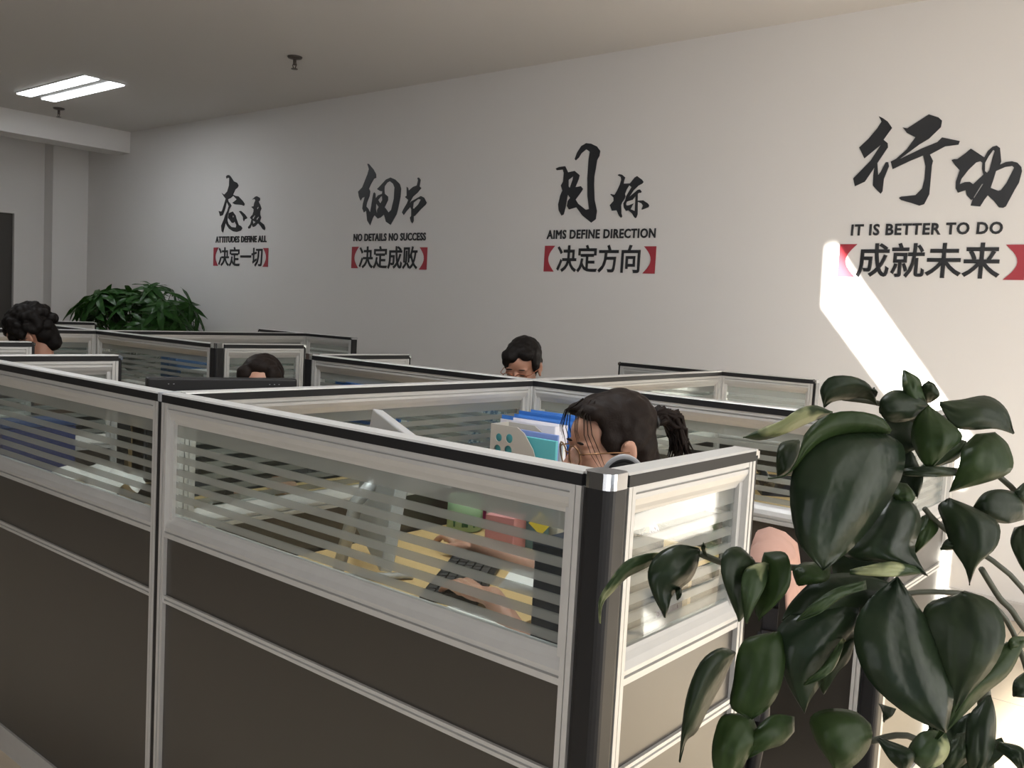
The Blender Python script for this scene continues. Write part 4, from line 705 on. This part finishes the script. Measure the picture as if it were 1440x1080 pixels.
# ------------------------------------------------------------------ plants
def leaf_mat(name, c1, c2, vary, tl=.22, gloss=.42):
    m = bpy.data.materials.new(name); m.use_nodes = True; nt = m.node_tree; N = nt.nodes; L = nt.links; b = N['Principled BSDF']
    tc = N.new('ShaderNodeTexCoord'); n = N.new('ShaderNodeTexNoise'); n.inputs['Scale'].default_value = 14; n.inputs['Detail'].default_value = 3
    L.new(tc.outputs['Object'], n.inputs['Vector']); rp = N.new('ShaderNodeValToRGB'); rp.color_ramp.elements[0].position = vary; rp.color_ramp.elements[1].position = vary+.06
    rp.color_ramp.elements[0].color = (*c1, 1); rp.color_ramp.elements[1].color = (*c2, 1)
    L.new(n.outputs['Fac'], rp.inputs[0]); L.new(rp.outputs[0], b.inputs['Base Color']); b.inputs['Roughness'].default_value = gloss; b.inputs['Specular IOR Level'].default_value = .17
    n3 = N.new('ShaderNodeTexNoise'); n3.inputs['Scale'].default_value = 38; L.new(tc.outputs['Object'], n3.inputs['Vector']); bp = N.new('ShaderNodeBump'); bp.inputs['Strength'].default_value = .55; bp.inputs['Distance'].default_value = .004; L.new(n3.outputs['Fac'], bp.inputs['Height']); L.new(bp.outputs['Normal'], b.inputs['Normal'])
    t2 = N.new('ShaderNodeBsdfTranslucent'); g2 = N.new('ShaderNodeMix'); g2.data_type = 'RGBA'; g2.blend_type = 'MULTIPLY'; g2.inputs[0].default_value = 1; L.new(rp.outputs[0], g2.inputs[6]); g2.inputs[7].default_value = (1.3, 1.5, .6, 1); L.new(g2.outputs[2], t2.inputs[0])
    mx = N.new('ShaderNodeMixShader'); mx.inputs[0].default_value = tl; L.new(b.outputs[0], mx.inputs[1]); L.new(t2.outputs[0], mx.inputs[2]); L.new(mx.outputs[0], N['Material Output'].inputs[0]); return m
vine = leaf_mat('vine_leaf', (.014, .024, .011), (.02, .032, .014), .5)
vine_l = leaf_mat('young_vine_leaf', (.022, .042, .012), (.028, .05, .015), .5, .3)
vine_w = leaf_mat('glossy_vine_leaf', (.012, .021, .011), (.017, .028, .014), .5, .15, .28)
vine_v = leaf_mat('variegated_leaf', (.03, .052, .02), (.3, .32, .17), .55)
stem_m = mat('vine_stem', (.045, .05, .03), .6)
def leaf_mesh(L, Wd, bulge=.06, fold=.12, twist=0., wave=.01, seed=0, nu=16, nv=9):
    bm = bmesh.new(); rows = []
    for i in range(nu):
        u = i/(nu-1); row = []
        wd = Wd*.5*(1.9*(u+.012)**.42*(1-u)**.82)/1.02 if u < 1 else 0
        wd = max(wd, .0006)
        for j in range(nv):
            v = j/(nv-1)*2-1
            s = u-.17*abs(v)**1.3*(1-u)**5
            x = L*s; y = wd*v; z = bulge*L*4*u*(1-u)*.6+fold*abs(v)*wd*(1-.35*abs(v))+wave*math.sin(u*11+seed+v*2)*abs(v)+wave*.6*noise.noise(Vector((u*3, v*2, seed)))
            a = twist*(u-.3); row.append(bm.verts.new((x, y*math.cos(a)-z*math.sin(a), y*math.sin(a)+z*math.cos(a))))
        rows.append(row)
    for i in range(nu-1):
        for j in range(nv-1): bm.faces.new((rows[i][j], rows[i+1][j], rows[i+1][j+1], rows[i][j+1]))
    return bm
POT = Vector((.1, .82, .0))
plant = thing('potted_vine', 'large dark green trailing vine plant at the right foreground', 'potted plant', POT)
def vleaf(bx, by, tx, ty, wpx, db=1.0, dt=None, roll=0., m=None, bulge=.06, fold=.12, wave=.008, stem_to=None):
    dt = db if dt is None else dt
    Bp, Tp = at(bx, by, db), at(tx, ty, dt); ax = (Tp-Bp); L = ax.length; ax.normalize()
    vd = (Vector((0, 0, HC))-Bp).normalized(); n = (vd-ax*vd.dot(ax)).normalized(); sd = n.cross(ax)
    n2 = n*math.cos(roll)+sd*math.sin(roll); s2 = n2.cross(ax)
    bm = leaf_mesh(L, wpx/FPX*(db+dt)/2, bulge, fold, 0, wave, bx*.37+by)
    mt = Matrix((ax, s2, n2)).transposed().to_4x4(); mt.translation = Bp-POT
    bmesh.ops.transform(bm, matrix=mt, verts=bm.verts)
    o = obj('leaf', bm, m or vine, plant, True)
    s = o.modifiers.new('t', 'SOLIDIFY'); s.thickness = .0007
    if stem_to: stem([(bx, by, db), *stem_to], .0028)
    return o
def stem(pts, r=.004):
    P = [at(*p)-POT for p in pts]; Q = []
    for i in range(len(P)-1):
        for k in range(5):
            t = k/5; p0, p1, p2, p3 = P[max(i-1, 0)], P[i], P[i+1], P[min(i+2, len(P)-1)]
            Q.append(.5*((2*p1)+(p2-p0)*t+(2*p0-5*p1+4*p2-p3)*t*t+(3*p1-p0-3*p2+p3)*t**3))
    Q.append(P[-1]); bm = bmesh.new(); tube(bm, Q, r, 7); return obj('stem', bm, stem_m, plant, True)
V = vine_v
root = (1455, 1250, 1.12)
# main vines
stem([(1290, 575, 1.0), (1345, 625, 1.02), (1440, 705, 1.05), (1520, 850, 1.08), (1500, 1100, 1.1), root], .0034)
stem([(1300, 715, .98), (1330, 745, .99), (1440, 830, 1.03), (1500, 980, 1.08), root], .003)
stem([(1215, 845, .97), (1310, 832, .98), (1395, 850, 1.0), (1440, 930, 1.03), (1470, 1080, 1.08), root], .003)
stem([(1380, 800, 1.0), (1405, 840, 1.02), (1430, 870, 1.03), (1470, 960, 1.06), root], .0035)
stem([(1185, 560, 1.03), (1245, 570, 1.02), (1300, 600, 1.0), (1345, 625, 1.02)], .003)
stem([(1012, 790, .97), (985, 779, .96)], .0035)
stem([(1150, 800, .98), (1060, 795, .97), (1012, 790, .97)], .0035)
stem([(1120, 860, 1.0), (1210, 870, 1.0), (1300, 980, 1.04), (1400, 1120, 1.1), root], .0034)
stem([(1040, 920, .96), (1100, 900, .98), (1180, 870, .98)], .003)
stem([(1225, 1042, .98), (1290, 1040, 1.0), (1360, 1130, 1.06), root], .0035)
stem([(1375, 900, 1.04), (1385, 1000, 1.05), (1395, 1120, 1.1), root], .008)
# leaves lofted between their two edges, base to tip, each at its own depth with its own arch and tilt
def resample(P, n):
    P = [Vector((*p, 0)) for p in P]; out = []
    for i in range(n):
        t = i/(n-1)*(len(P)-1); k = min(int(t), len(P)-2); f = t-k
        p0, p1, p2, p3 = P[max(k-1, 0)], P[k], P[k+1], P[min(k+2, len(P)-1)]
        out.append(.5*((2*p1)+(p2-p0)*f+(2*p0-5*p1+4*p2-p3)*f*f+(3*p1-p0-3*p2+p3)*f**3))
    return out
def loft(Lp, Rp, d, m=None, tip=-.02, arch=.35, tilt=0., n=18, nv=11):
    A, Bq = resample(Lp, n), resample(Rp, n); bm = bmesh.new(); rows = []; sd = Lp[0][0]*.013+Lp[0][1]*.007
    for i in range(n):
        u = i/(n-1); a, b = A[i], Bq[i]; wm = (b-a).length/1.862/FPX*d; row = []
        for j in range(nv):
            v = j/(nv-1); q = a.lerp(b, v); e = 2*v-1
            dd = d+tip*u-.018*math.sin(PI*u)+wm*(arch*(e*e-.5)-.10*math.exp(-(e/.12)**2)*(1 if arch < 0 else -1)*.6)+tilt*wm*e+.0035*math.sin(u*9+sd+3*e)*abs(e)+.003*noise.noise(Vector((u*4, e*3, sd)))
            row.append(bm.verts.new(at(830+q.x/1.862, 500+q.y/1.862, dd)-POT))
        rows.append(row)
    for i in range(n-1):
        for j in range(nv-1): bm.faces.new((rows[i][j], rows[i+1][j], rows[i+1][j+1], rows[i][j+1]))
    bmesh.ops.remove_doubles(bm, verts=bm.verts, dist=.0002)
    o = obj('leaf', bm, m or vine, plant, True); so = o.modifiers.new('t', 'SOLIDIFY'); so.thickness = .0007; return o
loft([(770,200),(640,205),(550,260),(522,360),(545,490),(610,562)], [(775,205),(822,240),(815,320),(750,430),(680,510),(610,562)], .94, vine_w, -.05, .30, .15)
loft([(790,195),(760,160),(690,145),(620,155),(565,200),(545,260),(520,310),(465,322)], [(785,205),(725,205),(650,215),(600,240),(568,270),(535,305),(500,318),(465,322)], .93, vine_l, -.03, .5, .3)
loft([(635,148),(590,130),(545,140),(500,170),(450,190),(400,215)], [(635,152),(600,165),(555,185),(510,205),(450,222),(400,215)], 1.0, V, -.02, .6, .5)
loft([(545,220),(500,230),(488,270),(490,310)], [(548,225),(545,260),(520,300),(490,318)], 1.02)
loft([(752,128),(735,80),(690,55),(630,55),(603,85),(605,110),(612,135)], [(750,132),(730,116),(700,112),(675,116),(650,118),(630,124),(612,136)], 1.0, None, -.02, .4, .4)
loft([(742,100),(735,92),(740,85)], [(748,110),(752,95),(742,83)], 1.01)
loft([(875,125),(830,110),(818,80),(818,40)], [(880,125),(870,95),(860,60),(822,38)], .99, V, 0, .5, .3)
loft([(880,125),(860,95),(872,75),(885,68)], [(890,125),(915,105),(905,80),(885,66)], 1.01)
loft([(890,130),(850,100),(795,90),(760,115),(758,150)], [(888,140),(850,165),(810,175),(775,170),(758,150)], .99)
loft([(915,120),(970,115),(1040,105),(1090,140),(1110,204)], [(915,130),(950,185),(1000,195),(1060,192),(1108,206)], 1.0, None, .03, .4, -.4)
loft([(885,130),(850,165),(840,220),(865,275),(890,297)], [(890,132),(950,180),(975,215),(940,250),(890,298)], .98, vine_l)
loft([(1010,205),(975,240),(965,290),(940,356)], [(1060,200),(1098,240),(1095,310),(940,358)], 1.0, vine_l, -.02, .3, .2)
loft([(970,220),(900,265),(850,300),(800,300)], [(985,225),(965,268),(900,292),(800,305)], 1.01, V)
loft([(965,295),(900,290),(820,295)], [(965,315),(900,318),(820,315)], .98)
loft([(800,365),(740,400),(690,470),(665,525),(770,545),(883,576)], [(805,365),(850,390),(868,440),(850,500),(862,540),(885,578)], .97, vine_w)
loft([(800,330),(785,360),(822,400)], [(830,335),(852,370),(825,402)], .99, vine_l)
loft([(870,420),(850,470),(850,520)], [(880,415),(912,455),(850,522)], 1.0, vine_l)
loft([(935,375),(910,395),(925,440),(945,500),(980,555),(993,602)], [(940,372),(1010,400),(1070,440),(1065,500),(1015,548),(993,602)], .99, None, -.02, .3, -.1)
loft([(1040,470),(990,470),(935,480),(917,506)], [(1040,480),(990,500),(945,510),(917,508)], 1.0)
loft([(1136,365),(1080,350),(1030,360),(1000,400)], [(1136,430),(1090,440),(1040,430),(1000,405)], 1.03)
loft([(1180,330),(1150,325),(1120,345),(1100,370)], [(1180,360),(1160,385),(1125,385),(1100,372)], 1.05)
loft([(1110,450),(1100,490),(1120,540),(1145,580)], [(1150,440),(1165,500),(1160,560),(1148,582)], 1.02)
loft([(425,530),(390,500),(350,515),(343,570),(365,640),(390,696)], [(430,535),(440,570),(428,620),(410,670),(398,690),(390,698)], .94, None, -.02, .3, .3)
loft([(450,530),(440,600),(430,660),(440,690)], [(455,515),(515,520),(520,610),(440,695)], .95, vine_l, -.02, .3, -.3)
loft([(455,540),(405,560),(395,620),(405,700)], [(470,545),(460,600),(430,660),(410,702)], .93, V, -.02, .3)
loft([(285,505),(230,495),(175,520),(150,570),(165,630),(195,686)], [(288,508),(282,550),(262,590),(218,625),(206,660),(197,688)], .95, vine_w, -.02, .35, .1)
loft([(225,600),(222,615),(228,640)], [(236,600),(240,620),(230,642)], .955)
loft([(185,515),(140,520),(90,540),(50,590),(22,640),(25,700)], [(185,530),(150,555),(100,580),(60,620),(34,650),(26,702)], .96, V, -.02, .5, .3)
loft([(300,525),(290,505),(295,490)], [(310,530),(302,508),(297,488)], .97)
loft([(380,775),(340,765),(290,800),(255,880),(240,970),(233,1062)], [(382,780),(345,860),(312,920),(280,985),(252,1010),(234,1066)], .94, None, -.03, .5, .3)
loft([(470,725),(410,740),(385,780),(375,850),(367,920),(420,950)], [(500,720),(512,760),(508,830),(490,890),(460,930),(422,952)], .95, vine_l, -.02, .25)
loft([(420,940),(350,940),(325,990),(318,1050),(330,1122)], [(425,945),(442,1000),(415,1050),(390,1090),(335,1124)], .94, vine_l)
loft([(535,945),(480,940),(440,970),(415,1010),(405,1058)], [(535,985),(505,1018),(470,1030),(440,1042),(408,1060)], .95, vine_l)
loft([(700,640),(580,650),(500,700),(485,760),(510,850),(560,935)], [(705,645),(700,720),(650,790),(605,860),(575,905),(562,938)], .97, vine_w)
loft([(700,690),(650,740),(600,830),(608,886)], [(705,695),(682,790),(650,830),(612,888)], .98)
loft([(660,740),(610,810),(558,858)], [(668,745),(635,825),(560,866)], .95, V)
loft([(722,588),(640,610),(580,650),(540,692)], [(724,612),(665,632),(605,672),(540,698)], .95, V)
loft([(862,555),(780,540),(680,562)], [(866,570),(790,578),(680,572)], .95, V)
loft([(560,540),(530,560),(540,600)], [(630,540),(620,590),(545,602)], .97, vine_l)
loft([(735,965),(690,930),(620,925),(575,950),(590,1010),(640,1086)], [(740,990),(732,1025),(712,1055),(690,1075),(670,1085),(645,1088)], .96, vine_l)
loft([(800,580),(720,650),(690,740),(730,850),(830,940),(930,986)], [(805,580),(880,690),(930,780),(950,880),(942,940),(932,988)], .96, vine_w, -.03, .2, .1)
loft([(800,600),(700,570),(600,580),(530,640),(500,692)], [(800,640),(720,700),(620,720),(560,715),(500,696)], .99)
loft([(960,625),(890,645),(868,690),(880,780),(920,865),(950,932)], [(980,615),(1060,650),(1088,730),(1060,810),(1000,880),(955,934)], .97, None, -.02, .2, -.1)
loft([(1090,750),(1000,800),(950,850),(930,950),(900,1010)], [(1140,745),(1100,830),(1030,890),(960,960),(905,1012)], .98, vine_l)
loft([(1040,890),(990,950),(985,1050),(1000,1102)], [(1050,890),(1062,960),(1050,1050),(1005,1104)], 1.0)
loft([(750,1005),(785,1060),(822,1092)], [(760,1000),(850,1040),(825,1096)], .97)
loft([(755,910),(765,935),(766,958)], [(802,925),(790,945),(768,960)], 1.0)
loft([(900,980),(860,990),(830,1040),(870,1084)], [(930,985),(942,1030),(920,1070),(875,1086)], .98, V)
loft([(960,990),(930,1030),(925,1100)], [(985,985),(1000,1050),(930,1104)], 1.0)
loft([(1060,1030),(1100,1060),(1130,1094)], [(1070,1010),(1135,1030),(1135,1096)], 1.0)
loft([(1140,735),(1105,738),(1090,762)], [(1140,762),(1112,772),(1090,766)], 1.0, vine_l)
loft([(1150,820),(1110,850),(1105,890)], [(1170,830),(1155,890),(1108,894)], 1.04)
for bx, by, tx, ty, wp, d in ((1292, 585, 1238, 640, 70, 1.05), (1225, 760, 1185, 850, 90, 1.06), (1290, 910, 1260, 970, 70, 1.08), (1330, 960, 1310, 1030, 60, 1.06), (1345, 1010, 1300, 1085, 60, 1.06), (1395, 1040, 1350, 1090, 50, 1.06), (1255, 640, 1290, 700, 60, 1.06), (1160, 880, 1150, 960, 60, 1.05)):
    vleaf(bx, by, tx, ty, wp, d, d-.02, .2)
bm = bmesh.new(); lathe(bm, [(.01, 0), (.13, 0), (.175, .6), (.18, .62), (.18, .66), (.165, .66), (.16, .6), (.01, .6)], 32); obj('pot', bm, white_p, plant, True)
bm = bmesh.new(); lathe(bm, [(.005, .6), (.158, .61), (.15, .625), (.005, .635)], 24); obj('soil', bm, mat('potting_soil', (.03, .02, .014), .95, bump=.8, bump_s=80), plant)
root_l = at(*root)-POT
bm = bmesh.new(); tube(bm, [(0, 0, .62), tuple(root_l*.6+Vector((0, 0, .25))), tuple(root_l)], [.016, .014, .01], 8); obj('trunk', bm, stem_m, plant, True)
# a second vine further along the window, seen mirrored in the short screen
v2 = copy_tree(plant); v2.location = (.33, 3.28, 0); v2.scale = (.46, .46, .46)
tag(v2, 'second vine plant, seen only mirrored in the short glass screen', 'potted plant')
# bushy plant by the wall at the left
LP = Vector((-8.6, 4.58, 0))
bush = thing('potted_bush', 'wide bushy dark green plant against the far left wall', 'potted plant', LP)
bleaf = leaf_mat('bush_leaf', (.02, .06, .014), (.03, .085, .02), .5, .2, .3)
bm = bmesh.new()
for k in range(6):
    a = 2*PI*k/6; l = leaf_mesh(.22, .07, .12, .15, 0, .003, k, 9, 5)
    mt = Matrix.Rotation(a, 4, 'Z') @ Matrix.Rotation(.3+.12*(k % 3), 4, 'Y') @ Matrix.Translation((.012, 0, 0)); bmesh.ops.transform(l, matrix=mt, verts=l.verts)
    mm = bpy.data.meshes.new('x'); l.to_mesh(mm); l.free(); bm.from_mesh(mm); bpy.data.meshes.remove(mm)
first = obj('leaf_whorl', bm, bleaf, bush, True); rnd = random.Random(11); whorls = []
for k in range(98):
    th = rnd.uniform(0, 2*PI); ph = math.asin(rnd.uniform(-.12, .98)); rr = rnd.uniform(.72, 1.06) if k < 75 else rnd.uniform(.5, .8)
    v = Vector(((.8*rr)*math.cos(ph)*math.cos(th), .5*rr*math.cos(ph)*math.sin(th), 1.07+.46*rr*math.sin(ph)))
    o = first if k == 0 else first.copy()
    if k: C.objects.link(o)
    o.parent = bush; o.location = v
    nrm = Vector((v.x*.9+rnd.uniform(-.3, .3), v.y*.9+rnd.uniform(-.3, .3), .35+rnd.uniform(0, .3))).normalized(); o.rotation_mode = 'QUATERNION'; o.rotation_quaternion = nrm.to_track_quat('Z', 'Y') @ Matrix.Rotation(rnd.uniform(0, 6), 3, 'Z').to_quaternion()
    o.scale = [rnd.uniform(.75, 1.15)]*3; whorls.append(v)
bm = bmesh.new()
for v in whorls: tube(bm, [(v.x*.05, v.y*.05, .62), (v.x*.45, v.y*.45, .5+v.z*.3), tuple(v)], [.008, .005, .003], 5)
obj('branch', bm, stem_m, bush, True)
bm = bmesh.new(); lathe(bm, [(.01, 0), (.16, 0), (.21, .42), (.22, .44), (.22, .48), (.2, .48), (.19, .43), (.01, .43)], 28); obj('pot', bm, mat('dark_glazed_pot', (.05, .04, .035), .3), bush, True)
bm = bmesh.new(); tube(bm, [(0, 0, .42), (.01, .01, .7)], [.03, .022], 10); obj('trunk', bm, mat('bark', (.09, .06, .04), .9), bush, True)
